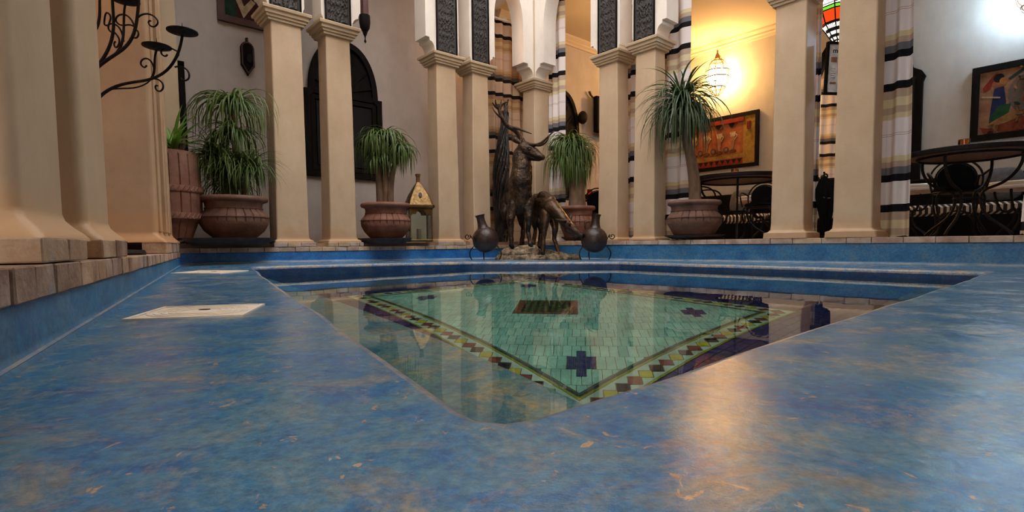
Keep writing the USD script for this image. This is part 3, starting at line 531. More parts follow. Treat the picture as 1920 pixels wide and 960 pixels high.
# --- left colonnade
def lcolumn(x0, x1, lab, T=.34, ex=.05, name='column', zb=.255, top=4.19, mt='lcol'):
    c = FLm@np.array([(x0+x1)/2, zb, T/2, 1.]); p = thing(name, lab, 'column', c[:3])
    lv = [(zb-.004, ex, .02), (zb+.004, ex, .03), (zb+.018, ex*.78, .035), (zb+.036, ex*.40, .035), (zb+.055, ex*.10, .035), (zb+.075, 0, .035), (1.2, .002, .035), (top, .012, .035)]
    part(p, 'shaft', rectloft(x0, x1, .05, .05+T, lv, FLm, jit=.03), M[mt], smooth=50); return p
tLo = lambda x, y, o: tL(x, y, o)[0]
lcolumn(tLo(34, 400, .05), tLo(122, 400, .05), 'stout plaster column nearest the camera at the left edge of the photo'); lcolumn(tLo(163, 400, .05), tLo(205, 400, .05), 'slimmer plaster column at the left, right of the nearest one')
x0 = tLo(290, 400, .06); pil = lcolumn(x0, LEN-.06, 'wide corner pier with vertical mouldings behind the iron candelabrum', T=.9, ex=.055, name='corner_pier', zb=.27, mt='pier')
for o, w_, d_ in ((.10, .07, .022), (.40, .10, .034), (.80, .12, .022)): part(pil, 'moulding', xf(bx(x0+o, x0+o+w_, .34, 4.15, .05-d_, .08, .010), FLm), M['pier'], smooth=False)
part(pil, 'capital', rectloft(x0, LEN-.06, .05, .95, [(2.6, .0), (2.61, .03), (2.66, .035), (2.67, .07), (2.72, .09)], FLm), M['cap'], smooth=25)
p = thing('wall_upper_left', None, None, kind='structure'); part(p, 'plaster', xf(bx(-1.8, LEN+.1, 4.2, TOP, .05, .4), FLm), M['court'], smooth=False)
# unseen overhead slabs, added to shade the near deck and left columns
p = thing('balcony', None, None, kind='structure')
part(p, 'slab', polyprism([LP(-1.6, -.75), LP(3.6, -.75), LP(3.6, .1), LP(-1.6, .1)], 3.55, 3.75), M['court'], smooth=False)
part(p, 'slab', polyprism([W(-1.28, -2.2), W(1.5, -2.2), W(1.5, 5.5), W(-1.28, 5.5)], 3.55, 3.75), M['court'], smooth=False)
# ================================================================ DOORS AND WINDOWS OF THE BACK GALLERY
def archwin(name, c, w=1.09, z0=1.15, zs=2.27, za=2.98, arch_in=.06):
    p = thing(name, None, None, kind='structure'); x0, x1 = c-w/2, c+w/2
    ar = [(x0+arch_in, zs)]+[(c-(w/2-arch_in)*math.cos(t)**.85, zs+(za-zs)*math.sin(t)) for t in np.linspace(.05, 1.5, 14)]+[(c, za+.015)]; ar += [(2*c-x, z) for x, z in ar[::-1]][1:]
    o = unary_union([sbox(x0, z0, x1, zs), Polygon(ar).buffer(0)]); i = o.buffer(-.075)
    part(p, 'frame', prism(o.difference(i), -.05, .0, fA2), M['wood_b'], smooth=False); part(p, 'board', prism(i, -.012, -.002, fA2), M['wood_b'], smooth=False)
    for s in (-1, 1):
        L = sbox(min(c+s*.012, c+s*(w/2-.085)), z0+.085, max(c+s*.012, c+s*(w/2-.085)), zs-.06); sp_ = part(p, 'shutter', prism(L.difference(L.buffer(-.055, join_style=2)), -.034, -.012, fA2), M['wood_b'], smooth=False)
        part(sp_, 'shutter_panel', prism(L.buffer(-.075, join_style=2), -.026, -.012, fA2), M['shutter'], smooth=False)
    part(p, 'rail', xf(bx(x0+.07, x1-.07, zs-.05, zs+.02, -.04, -.012, .006), fA2), M['wood_b'], smooth=False)
    for k in range(7):
        t = math.pi*(k+.5)/7; q = [(c+.07*math.cos(t), zs+.04+.07*math.sin(t)), (c+.42*math.cos(t), zs+.04+.5*math.sin(t)**1.0)]
        part(p, 'fan_bar', prism(LineString(q).buffer(.012).intersection(i), -.03, -.012, fA2), M['wood_b'], smooth=False)
M['shutter'] = simple('shutter_blueblack', (.004, .004, .008), .55, spec=.2)
archwin('window_1', bA(646, 250, A2-A)); archwin('window_2', 7.34, za=3.12, zs=2.33)
xj = bA(350, 200, A2-A); p = thing('door_1', None, None, kind='structure')
part(p, 'jamb', xf(bx(xj-.07, xj-.015, FL, 2.30, -.06, 0), fA2), M['wood_b'], smooth=False); part(p, 'jamb', xf(bx(xj-.95, xj-.895, FL, 2.30, -.06, 0), fA2), M['wood_b'], smooth=False)
part(p, 'lintel', xf(bx(xj-.95, xj-.015, 2.24, 2.30, -.06, 0), fA2), M['wood_b'], smooth=False); part(p, 'leaf', xf(bx(xj-.895, xj-.07, FL, 2.24, -.02, 0), fA2), M['shutter'], smooth=False)
bp_ = bA(339, 250, .60); p = thing('wall_end_left', None, None, kind='structure'); part(p, 'plaster', xf(bx(-2., bp_, .2, HT-.01, .60, A2-A+.0), fA()), M['cap'], smooth=False)
part(p, 'capital', rectloft(-1.9, bp_, .60, A2-A-.002, [(2.83, .0), (2.84, .03), (2.89, .035), (2.90, .055), (2.95, .06)], fA(), r=.006), M['cap'], smooth=25)
# ================================================================ POTS AND PLANTS
def ribbon(P, w, up=None):
    P = np.asarray(P); n = len(P); t = np.gradient(P, axis=0); t /= np.linalg.norm(t, axis=1, keepdims=True)+1e-9
    s = np.cross(t, [0, 0, 1.]); ln = np.linalg.norm(s, axis=1, keepdims=True); s = np.where(ln > .05, s/np.maximum(ln, 1e-6), s[0]/(np.linalg.norm(s[0])+1e-9)); nn = np.cross(s, t)
    ww = w*np.interp(np.linspace(0, 1, n), [0, .12, .6, 1], [.7, 1, .8, .05])[:, None]
    v = np.stack([P-s*ww/2, P-nn*ww*.22, P+s*ww/2], 1).reshape(-1, 3); f = []
    for i in range(n-1):
        for j in (0, 1): a = i*3+j; f += [(a, a+1, a+4), (a, a+4, a+3)]
    return v, f
def leafpath(p, az, el, L, droop, n=11, curl=0.):
    e = el; q = np.array(p, float); out = [q.copy()]
    for i in range(n-1):
        d = np.array([math.cos(az)*math.cos(e), math.sin(az)*math.cos(e), math.sin(e)]); q = q+d*L/(n-1); out.append(q.copy()); e = max(-1.52, e-droop*(1.5-.9*i/n)/(n-1)); az += curl/(n-1)
    return np.array(out)
def blocked(P):
    a, b = P@e1, P@e2; hit = (a > A+.58) & (b < bp_+.02)
    for x0, x1 in colsA[:4]: hit |= (b > x0-.03) & (b < x1+.03) & (a > A-.03) & (a < A+.29)
    for x0, x1 in colsB[1:]: hit |= (a > x0-.03) & (a < x1+.03) & (b > B-.03) & (b < B+.29)
    hit |= ((P-G0)@gd < LEN+.12) & ((P-G0)@gn < .0) & (P[:, 2] < 4)
    return bool(hit.any())
def rosette(c, n, L, w, el=(.1, 1.45), droop=(1.8, 3.0), seed=1, sq=1.0, floor=None):
    r = random.Random(seed); V, Fc, k = [], [], 0
    for i in range(n):
      for _try in range(8):
        u = r.random(); e = el[0]+(el[1]-el[0])*u
        P = leafpath(np.array(c)+[r.gauss(0, .02), r.gauss(0, .02), r.gauss(0, .02)], r.uniform(0, 2*math.pi), e, L*r.uniform(.6, 1.1), r.uniform(*droop), 12, r.gauss(0, .5))
        if not blocked(P): break
      else: continue
      if True:
        if floor is not None: P[:, 2] = np.maximum(P[:, 2], floor+.03*r.random())
        v, f = ribbon(P, w*r.uniform(.7, 1.2)); V.append(v); Fc.append(np.array(f)+k); k += len(v)
    return trimesh.Trimesh(np.vstack(V), np.vstack(Fc), process=False)
def potmesh(prof, n=120, groove=None):
    m_ = lathe(prof, n)
    if groove:
        z0, z1, k, d = groove; v = m_.vertices.copy(); an = np.arctan2(v[:, 1], v[:, 0]); r = np.hypot(v[:, 0], v[:, 1]); on = (v[:, 2] > z0) & (v[:, 2] < z1) & (r > .05)
        g = np.abs(np.sin(an*k/2)) < .06; sc = np.where(on & g, 1-d/np.maximum(r, .01), 1.); v[:, :2] *= sc[:, None]; m_.vertices = v
    return m_
def wide_pot(c, R, h, lab, mt='terra', name='plant_pot', neck=.82, belly=1.0, base=.6):
    p = thing(name, lab, 'plant pot', c)
    body = [(0, 0), (R*base, 0), (R*(base+.05), .01), (R*(belly*.86), h*.17), (R*belly*.98, h*.33), (R*belly, h*.42), (R*belly*.995, h*.50)]+[(R*(belly*.99-(belly-neck)*.5*(1-math.cos(t*math.pi))), h*(.50+.22*t)) for t in np.linspace(.05, 1, 8)]+[(R*neck, h*.80), (R*(neck+.02), h*.86), (R*(neck-.06), h*.86), (R*(neck-.08), h*.75), (0, h*.75)]
    part(p, 'body', mv(potmesh(body, 240, (h*.36, h*.70, 24, .012)), *c), M[mt], smooth=35)
    rim = [(R*(neck-.06), h*.85), (R*(neck+.02), h*.85), (R*.97, h*.885), (R, h*.92), (R*.995, h*.965), (R*.95, h), (R*.86, h), (R*.80, h*.965), (R*(neck-.06), h*.85)]
    part(p, 'rim', mv(lathe(rim, 72), *c), M[mt], smooth=50)
    for zz in (.50, .71): part(p, 'moulded_band', mv(lathe([(R*(belly if zz < .6 else neck)*.97, h*zz-.006), (R*(belly if zz < .6 else neck)+.006, h*zz-.004), (R*(belly if zz < .6 else neck)+.007, h*zz+.004), (R*(belly if zz < .6 else neck)*.97, h*zz+.006)], 72), *c), M[mt], smooth=50)
    part(p, 'soil', mv(lathe([(0, h*.86), (R*.4, h*.88), (R*.77, h*.86), (R*.77, h*.80), (0, h*.80)], 40), *c), M['soil']); return p
def tray(c, r, h, lab, name='plant_tray'):
    solo(name, mv(lathe([(0, 0), (r*.72, 0), (r*.97, h*.75), (r, h), (r*.96, h), (r*.92, h*.7), (0, h*.6)], 56), *c), M['tray'], lab, 'plant tray')
TH = .045
def potspot(px, py, off, Rp, frame='A'):
    q = onpl(px, py, e1 if frame == 'A' else e2, (A if frame == 'A' else B)+off); sc = np.linalg.norm(q[:2]-O[:2])/math.hypot(1, ((px-PX)/F)); return q, Rp*sc/F
zt = .274
# pot 1 (left, wide bowl)
q, R = potspot(441, 440, .14, 58.5); c1 = np.array([q[0], q[1], zt+TH]); P1 = wide_pot(c1, R, .425, 'wide brown terracotta bowl pot at left, right of the barrel-shaped pot')
tray((c1[0]+.02, c1[1]-.16, zt-.028), R*1.36, TH+.026, 'dark round tray under the wide bowl pot at left')
def pxr(px, py, ref): return aty(px, py, ref[1])
def plant(name, lab, base, trunks, ros, lm='leaf', cat_='potted plant', bark='bark'):
    p = thing(name, lab, cat_, base)
    for P, r in trunks: part(p, 'trunk', tube(spline(P, 14), np.linspace(r[0], r[1], 14), 10), M[bark], smooth=60)
    for k, kw in enumerate(ros): part(p, 'leaf_crown', rosette(**kw), M[kw.pop('lm', lm)] if False else M[lm], 'mass of long narrow arching leaves', kind='stuff', smooth=True)
    return p
b0 = c1+[0, 0, .37]
tp = [pxr(x, y, c1) for x, y in ((437, 204), (408, 300), (468, 318), (440, 318), (425, 345))]
plant('ponytail_palm', 'tall shaggy green ponytail palm filling the wide bowl pot at left', b0, [([b0, b0*.45+tp[0]*.55+[.02, 0, 0], tp[0]], (.035, .022)), ([b0+[-.06, 0, 0], tp[1]], (.03, .02)), ([b0+[.07, .02, 0], tp[2]], (.03, .02))],
      [dict(c=tp[0]+[0, 0, -.05], n=120, L=.80, w=.020, el=(.9, 1.52), droop=(2.4, 3.6), seed=3), dict(c=tp[0]*.5+tp[3]*.5, n=110, L=.62, w=.019, el=(.7, 1.5), droop=(2., 3.4), seed=13, floor=.7), dict(c=tp[1]+[-.02, -.03, 0], n=230, L=.50, w=.015, el=(.2, 1.5), droop=(1.2, 3.), seed=4, floor=.70), dict(c=tp[2]+[.02, 0, 0], n=200, L=.46, w=.015, el=(.2, 1.5), droop=(1.2, 3.), seed=5, floor=.70), dict(c=tp[3]+[0, -.08, 0], n=200, L=.46, w=.016, el=(.2, 1.5), droop=(1.4, 2.8), seed=6, floor=.7), dict(c=tp[4]+[0, .05, 0], n=150, L=.46, w=.015, el=(0, 1.3), droop=(1.4, 2.8), seed=16, floor=.7)])
# barrel pot (far left)
q = onpl(318, 440, e1, A+.23); s5 = q[1]/F; c0 = np.array([q[0], q[1], zt+.03]); p = thing('barrel_pot', 'tall red terracotta pot shaped like a hooped barrel, half behind the corner pier', 'plant pot', c0)
rb = [(0, 0), (35, 0), (37, 2), (41, 14), (47, 30), (54.5, 38), (55.5, 48), (55.5, 78), (54.5, 92), (55, 96), (55, 120), (53, 150), (52, 160), (48, 160), (46, 140), (0, 140)]
hb = (452-291)/160*s5
rb2 = []
for (a0, z0), (a1, z1) in zip(rb[:-1], rb[1:]):
    for t in np.linspace(0, 1, 5)[:-1]: rb2.append(((a0+(a1-a0)*t)*s5, (z0+(z1-z0)*t)*hb))
rb2.append((0, 140*hb))
part(p, 'body', mv(potmesh(rb2, 240, (.02, 155*hb, 20, .012)), *c0), M['terra2'], smooth=35)
for z in (43, 92):
    part(p, 'hoop', mv(lathe([(54*s5, (z-6)*hb), (57*s5, (z-5.5)*hb), (58*s5, z*hb), (57*s5, (z+5.5)*hb), (54*s5, (z+6)*hb)], 80), *c0), M['terra2'], 'twisted rope hoop', smooth=40)
    rp = []
    for k in range(40):
        a = k/40*2*math.pi; pts = [c0+[57.5*s5*math.cos(a+d), 57.5*s5*math.sin(a+d), (z+h)*hb] for d, h in ((0, -4.2), (.06, 0), (.12, 4.2))]; rp.append(tube(pts, .008, 5))
    part(p, 'rope_twist', cat(rp), M['terra2'], kind='stuff', smooth=50)
part(p, 'soil', mv(lathe([(0, 150*hb), (47.5*s5, 148*hb), (47.5*s5, 142*hb), (0, 142*hb)], 40), *c0), M['soil'])
p = thing('young_plant', 'small bright green leafy plant with cut stems in the barrel-shaped pot', 'potted plant', c0+[0, 0, 150*hb])
for k, (x, y) in enumerate(((333, 258), (343, 255))):
    top = pxr(x, y, c0); part(p, 'cut_stem', tube(spline([c0+[(x-318)*s5, -.02, 148*hb], top-[0, 0, .08], top], 8), [.022, .02, .021, .019, .02, .018, .02, .016], 10), M['bark'], smooth=60)
for k in range(60):
    az = rng.uniform(0, 6.28); P = leafpath(pxr(322+rng.uniform(-8, 10), 284, c0), az, rng.uniform(.8, 1.5), rng.uniform(.30, .62), rng.uniform(.4, 1.9), 10, rng.gauss(0, .3))
    if blocked(P) or len([1 for c_ in stage.GetPrimAtPath(p).GetChildren() if c_.GetName().startswith('leaf')]) >= 28: continue
    v, f = ribbon(P, rng.uniform(.026, .04)); part(p, 'leaf', trimesh.Trimesh(v, f, process=False), M['leaf2'], smooth=True)
tray((c0[0], c0[1], zt), 62*s5, .03, 'dark round tray under the barrel-shaped pot')
# pot 2
q, R = potspot(724.5, 440, .12, 45.5); c2 = np.array([q[0], q[1], zt+TH]); wide_pot(c2, R, .43, 'reddish terracotta pot with flared rim, left of the brass lantern', 'terra2', base=.62)
tray((c2[0], c2[1]-.10, zt-.022), R*1.10, TH+.02, 'dark round tray under the reddish pot left of the brass lantern')
b0 = c2+[0, 0, .36]; T2 = [pxr(x, y, c2) for x, y in ((702, 268), (724, 262), (748, 285), (715, 300))]
plant('ponytail_palm', 'round mop-headed ponytail palm with three brown stems, left of the brass lantern', b0, [([b0+[-.06, 0, 0], pxr(709, 320, c2), T2[0]], (.055, .03)), ([b0, pxr(723, 320, c2), T2[1]], (.045, .025)), ([b0+[.06, 0, 0], pxr(737, 320, c2), T2[2]], (.05, .025))],
      [dict(c=T2[0], n=150, L=.50, w=.018, el=(.1, 1.45), droop=(2.2, 3.4), seed=8), dict(c=T2[1], n=170, L=.52, w=.018, el=(.1, 1.45), droop=(2.2, 3.4), seed=9), dict(c=T2[2], n=140, L=.42, w=.017, el=(.1, 1.4), droop=(2.2, 3.4), seed=10), dict(c=T2[3]+[0, -.06, 0], n=100, L=.36, w=.016, el=(.1, 1.4), droop=(2., 3.), seed=11)])
# pot 3 behind the doe
q = onpl(1083, 440, e2, B+.30); s3 = q[1]/F; c3 = np.array([q[0], q[1], zt]); wide_pot(c3+[0, 0, TH], 33*s3, .46, 'terracotta pot half hidden behind the grazing doe', 'terra2', base=.7, belly=.98); tray(c3, 31*s3, TH+.01, 'dark round tray under the pot behind the grazing doe')
b0 = c3+[0, 0, .40]; T3 = [pxr(x, y, c3) for x, y in ((1066, 270), (1085, 280), (1055, 300), (1080, 310))]
plant('ponytail_palm', 'bushy ponytail palm with a stout hairy trunk, behind the grazing doe', b0, [([b0, pxr(1082, 340, c3), T3[1]], (.14, .07)), ([b0, pxr(1075, 330, c3), T3[0]], (.09, .05))],
      [dict(c=T3[0], n=170, L=.62, w=.018, el=(.1, 1.45), droop=(2.2, 3.4), seed=21), dict(c=T3[1], n=170, L=.60, w=.018, el=(.1, 1.45), droop=(2.2, 3.4), seed=22), dict(c=T3[2], n=90, L=.62, w=.017, el=(.1, 1.2), droop=(2.4, 3.4), seed=23), dict(c=T3[3], n=130, L=.55, w=.017, el=(.0, 1.2), droop=(2.4, 3.4), seed=24)], 'leaf')
# pot 4
q = onpl(1301, 440, e2, B+.22); s4 = q[1]/F; c4 = np.array([q[0], q[1], zt+TH]); wide_pot(c4, 48*s4, .405, 'grey-brown terracotta pot under the tall ponytail palm at right', 'terra', base=.72, neck=.86, belly=1.02)
tray((c4[0], c4[1], zt), 54*s4, TH-.002, 'dark round tray under the pot of the tall ponytail palm')
b0 = c4+[0, 0, .34]; T4 = pxr(1279, 196, c4)
plant('ponytail_palm', 'tall single-stemmed ponytail palm with a drooping grey-green crown in front of the lamp', b0, [([b0, pxr(1296, 300, c4), pxr(1284, 240, c4), T4], (.075, .04))],
      [dict(c=T4+[0, 0, -.02], n=240, L=.80, w=.024, el=(-.1, 1.5), droop=(1.5, 2.5), seed=31), dict(c=T4+[0, 0, -.10], n=110, L=.70, w=.02, el=(-.3, .9), droop=(1.2, 2.2), seed=32)], 'leaf3')
# ================================================================ BRASS LANTERN
q = onpl(786, 449, e1, A+.03); s = q[1]/F; cl = np.array([q[0], q[1], .272]); p = thing('lantern', 'brass floor lantern with clear glass sides and a flared roof, right of the reddish pot', 'lantern', cl)
ra = math.radians(22); RM = trimesh.transformations.rotation_matrix(ra, [0, 0, 1]); RM[:3, 3] = cl; hw = 20*s; H1 = 60*s
lpart = lambda n, m_, mt, par_=None, **k: part(par_ or p, n, xf(m_, RM), M[mt], **k)
lpart('base', bx(-hw-.01, hw+.01, -hw-.01, hw+.01, 0, .03, .008), 'brass', smooth=False)
for sx in (-1, 1):
    for sy in (-1, 1): lpart('corner_post', bx(sx*hw-.008, sx*hw+.008, sy*hw-.008, sy*hw+.008, .03, H1), 'brass', smooth=False)
for k in range(4):
    g = bx(-hw+.008, hw-.008, -hw-.003, -hw+.001, .03, H1); lpart('glass_pane', xf(g, trimesh.transformations.rotation_matrix(k*math.pi/2, [0, 0, 1])), 'pane', smooth=False)
    fr_ = prism(sbox(-hw+.01, H1-.07, hw-.01, H1).difference(Point(0, H1-.075).buffer(hw*.45)), 0, .004); fr_.apply_transform(trimesh.transformations.rotation_matrix(math.pi/2, [1, 0, 0])); fr_.apply_translation([0, -hw, 0]); lpart('pierced_apron', xf(fr_, trimesh.transformations.rotation_matrix(k*math.pi/2, [0, 0, 1])), 'brass', smooth=False)
sq = lambda r, z, c=.25: [(r*a-(.0 if abs(a) == 1 else 0), r*b, z) for a, b in ((1, -c), (1, c), (c, 1), (-c, 1), (-1, c), (-1, -c), (-c, -1), (c, -1))]
rf = [(hw*1.12, H1), (hw*1.28, H1+.02), (hw*1.28, H1+.045), (hw*1.15, H1+.06), (hw*1.08, H1+.10), (hw*.80, H1+.19), (hw*.45, H1+.28), (hw*.22, H1+.33), (hw*.16, H1+.35), (hw*.16, H1+.42), (hw*.2, H1+.425), (hw*.2, H1+.45)]
roof_ = lpart('roof', loft([sq(r, z, .82) for r, z in rf]), 'brass', smooth=40)
for k in range(4):
    d = prism(affinity.scale(Point(0, 0).buffer(.03), .7, 1.2), 0, .004); d.apply_transform(trimesh.transformations.rotation_matrix(math.radians(58), [1, 0, 0])); d.apply_translation([0, -hw*.88, H1+.175]); lpart('roof_cutout', xf(d, trimesh.transformations.rotation_matrix(k*math.pi/2, [0, 0, 1])), 'slot', roof_, smooth=False)
lpart('candle', lathe([(0, .03), (.03, .03), (.03, .16), (.026, .165), (0, .165)], 20), 'cream')
# ================================================================ JUGS ON IRON STANDS
def jug(px, tilt, lab, handle=False):
    f = ondeck(px, 487.5); s = f[1]/F; c = f+[0, 0, 0]; c[2] = float(dz(c[0], c[1])[0])
    body = [(0, -.0)]+[(.001+24.5*s*math.sin(t)**.9, 24*s*(1-math.cos(t))) for t in np.linspace(.25, 2.75, 16)]+[(8.5*s, 52*s), (7.5*s, 60*s), (7.6*s, 67*s), (9*s, 69*s), (9*s, 71*s), (6.5*s, 71*s), (5.5*s, 66*s), (5.5*s, 50*s), (0, 49*s)]
    R_ = trimesh.transformations.rotation_matrix(tilt, [0, 1, 0]); body = xf(mv(lathe(body, 56), 0, 0, -24*s), R_)
    p = thing('jug', lab, 'jug', c+[0, 0, 12*s]); up = c+[0, 0, 38*s]; part(p, 'body', mv(body, *up), M['jug'], smooth=60)
    if handle: part(p, 'handle', tube(spline([up+[-8*s, 0, 34*s], up+[-15*s, 0, 32*s], up+[-17*s, 0, 25*s], up+[-14*s, 0, 17*s]], 12), .012, 8), M['jug'], smooth=60)
    st = thing('jug_stand', lab.split(' jug')[0].replace('round dark', 'black')+' scrolled iron stand holding a jug', 'stand', c)
    ring = np.array([(20*s*math.cos(a), 20*s*math.sin(a), 25*s) for a in np.linspace(0, 2*math.pi, 33)])+c; part(st, 'ring', tube(ring, .007, 6), M['iron'], smooth=60)
    for a in (-.35, 1.75, 3.5):
        d = np.array([math.cos(a), math.sin(a), 0]); P = [c+d*27*s+[0, 0, .006], c+d*31*s+[0, 0, 12*s], c+d*24*s+[0, 0, 25*s]]; part(st, 'leg', tube(spline(P, 14), .007, 6), M['iron'], smooth=60)
    for sx in (-1, 1):
        d = np.array([sx, 0, 0]); P = list(spline([c+d*22*s+[0, 0, 25*s], c+d*26*s+[0, 0, 42*s], c+d*29*s+[0, 0, 47*s]], 10))+list(scroll(c+d*34*s+[0, 0, 44*s], 6.0*s, 2.5, 1.25, d, UZ, 20, .3)); part(st, 'scroll', tube(P, .006, 6), M['iron'], smooth=60)
jug(911, -.22, 'left round dark clay jug with neck tilted left, beside the stag'); jug(1114, .08, 'right round dark clay jug with a handle, at the doe muzzle', True)
# ================================================================ STAG, DOE, ROCKS, DRIFTWOOD
def J(x, y, Y): return aty(x, y, Y)
Y0 = ondeck(980, 487.5)[1]+.22
u = (Y0+.05)/F
p = thing('stag_statue', 'bronze stag standing upright with head turned right and long swept antlers', 'statue', J(975, 464, Y0))
yb = Y0+.75
SB = [(J(976, 372, Y0+.08), 22*u, J(974, 340, Y0+.12), 20*u), (J(976, 372, Y0+.08), 22*u, J(964, 372, yb), 21*u), (J(980, 350, Y0), 17*u, J(977, 385, Y0+.05), 18*u), (J(974, 340, Y0+.15), 19*u, J(962, 352, yb), 19*u)]
SB += [(J(977, 340, Y0), 21*u, J(979, 314, Y0+.02), 18.5*u), (J(979, 314, Y0+.02), 18.5*u, J(977, 294, Y0+.04), 16*u), (J(977, 294, Y0+.04), 16*u, J(982, 280, Y0+.02), 12.5*u)]
SB += chain([J(983, 279, Y0), J(996, 284, Y0-.04), J(1008, 291, Y0-.08), J(1016, 295, Y0-.1)], [12.8*u, 10.8*u, 7.8*u, 5.6*u])+[(J(984, 290, Y0), 9.5*u, J(1011, 297.5, Y0-.08), 4.6*u)]
for P in ([(963, 378, Y0+.05), (957, 412, Y0-.02), (958, 437, Y0-.02), (959, 459, Y0-.03)], [(989, 378, Y0+.03), (991, 408, Y0-.05), (990, 435, Y0), (995, 458, Y0-.04)]):
    SB += chain([J(*q) for q in P], [12*u, 7*u, 4.2*u, 4.5*u])
for P in ([(954, 372, yb+.03), (947, 400, yb-.1), (951, 428, yb+.1), (947, 464, yb+.02)], [(974, 378, yb), (977, 405, yb-.12), (981, 430, yb+.08), (978, 465, yb)]):
    SB += chain([J(*q) for q in P], [15*u, 9.5*u, 4.6*u, 4.6*u])
sb_ = part(p, 'body', organic(SB, .016, 8, .026, 17.), M['bronze'], smooth=True)
part(sb_, 'ear', organic(chain([J(976, 268, Y0+.03), J(967, 262, Y0+.06), J(960, 259, Y0+.08)], [3.5*u, 6*u, 1.6*u]), .012, 4), M['bronze'], smooth=True); part(sb_, 'ear', organic(chain([J(984, 269, Y0+.06), J(980, 262, Y0+.16), J(976, 256, Y0+.2)], [3*u, 4*u, 1.2*u]), .012, 4), M['bronze'], smooth=True)
part(sb_, 'eye', mv(trimesh.creation.icosphere(2, 2.3*u), *J(993, 280, Y0-.115)), M['bronze2'], smooth=True); part(sb_, 'eyelid', tube(spline([J(988, 279.5, Y0-.11), J(992, 276, Y0-.135), J(998, 278.5, Y0-.135)], 10), 1.0*u, 6), M['bronze'], smooth=True)
part(sb_, 'nose', organic([(J(1018, 293, Y0-.11), 3.2*u, J(1018.5, 297, Y0-.1), 3*u)], .012, 3), M['wood_b'], smooth=True)
part(sb_, 'mouth_crease', tube(spline([J(1018, 299.5, Y0-.11), J(1010, 298, Y0-.13), J(1002, 297, Y0-.12)], 10), .7*u, 6), M['wood_b'], smooth=True)
for P, r in (([(983, 268, Y0), (993, 271, Y0-.05), (1008, 271, Y0-.12), (1022, 262, Y0-.16), (1031, 253, Y0-.18), (1039, 246, Y0-.16)], (4.2, 1.0)), ([(1008, 272, Y0-.12), (1019, 270, Y0-.17), (1027, 262, Y0-.22), (1030, 255, Y0-.22)], (2.8, .9)),
             ([(978, 267, Y0+.05), (974, 254, Y0+.05), (963, 243, Y0+.04), (950, 235, Y0+.02), (942, 223, Y0), (937, 208, Y0), (933, 196, Y0)], (4.6, 3.4)), ([(960, 240, Y0+.04), (970, 241, Y0-.02), (984, 246, Y0-.08), (997, 251, Y0-.1)], (3.2, .8)),
             ([(934, 203, Y0), (928, 199, Y0-.05), (923, 192, Y0-.08)], (2.6, .8)), ([(934, 203, Y0), (930, 195, Y0-.02), (929, 187, Y0-.04)], (2.8, .9)), ([(935, 203, Y0), (939, 195, Y0+.02), (940, 187, Y0+.02)], (2.8, .9)), ([(937, 206, Y0), (942, 196, Y0), (953, 191, Y0-.03)], (2.8, .8)), ([(942, 222, Y0), (930, 212, Y0-.05), (923, 201, Y0-.06)], (2.4, .7))):
    part(p, 'antler', tube(spline([J(*q) for q in P], 20), np.linspace(r[0], r[1], 20)*u, 8), M['bronze'], smooth=60)
for x, Yf in ((959, Y0-.04), (995, Y0-.05)): part(sb_, 'hoof', organic([(J(x-.5, 460, Yf), 4.2*u, J(x+1.5, 462.5, Yf-.03), 4*u)], .012, 3), M['wood_b'], smooth=True)
for x, Yf in ((947, yb+.02), (978, yb)): part(sb_, 'hoof', organic([(J(x-.5, 464, Yf), 4*u, J(x+1., 466, Yf-.03), 3.8*u)], .012, 3), M['wood_b'], smooth=True)
p = thing('doe_statue', 'bronze doe bending down to graze beside the stag', 'statue', J(1022, 474, Y0-.05)); Yd = Y0-.05; yr = Yd+.55
DB = [(J(1012, 378, yr), 17*u, J(1030, 386, Yd+.05), 16*u), (J(1010, 385, yr), 15*u, J(1028, 398, Yd+.08), 15.5*u), (J(1018, 370, yr-.2), 12*u, J(1032, 377, Yd+.05), 11*u)]
DB += chain([J(1034, 388, Yd-.02), J(1047, 401, Yd-.1), J(1058, 414, Yd-.16), J(1066, 422, Yd-.18)], [15*u, 11.5*u, 9.5*u, 8.5*u])+chain([J(1066, 423, Yd-.18), J(1077, 432, Yd-.22), J(1088, 440, Yd-.25), J(1093, 442, Yd-.26)], [9*u, 7*u, 4.6*u, 3.4*u])+[(J(1066, 430, Yd-.18), 7*u, J(1080, 441, Yd-.22), 4.5*u)]
for P, r in (([(1004, 388, yr+.02), (1000, 410, yr-.05), (1004, 430, yr+.1), (1000, 459, yr+.03)], (14, 8, 4, 4)), ([(1014, 392, yr+.03), (1011, 415, yr-.02), (1014, 435, yr+.14), (1011, 464, yr+.08)], (13, 7, 4, 4)), ([(1024, 400, Yd), (1021, 428, Yd-.03), (1019, 450, Yd-.02), (1018, 474, Yd-.04)], (11, 6, 3.8, 4)), ([(1036, 402, Yd+.1), (1041, 428, Yd+.05), (1039, 448, Yd+.1), (1048, 474, Yd+.06)], (11, 6, 3.8, 4))):
    DB += chain([J(*q) for q in P], [k*u for k in r])
db_ = part(p, 'body', organic(DB, .016, 8, .012, 14.), M['bronze2'], smooth=True)
part(db_, 'ear', organic(chain([J(1062, 415, Yd-.2), J(1052, 415, Yd-.27), J(1042, 411, Yd-.3)], [3*u, 3.6*u, 1.2*u]), .012, 4), M['bronze'], smooth=True); part(db_, 'ear', organic(chain([J(1068, 414, Yd-.1), J(1070, 407, Yd-.05), J(1068, 401, Yd)], [3*u, 3.4*u, 1.2*u]), .012, 4), M['bronze'], smooth=True)
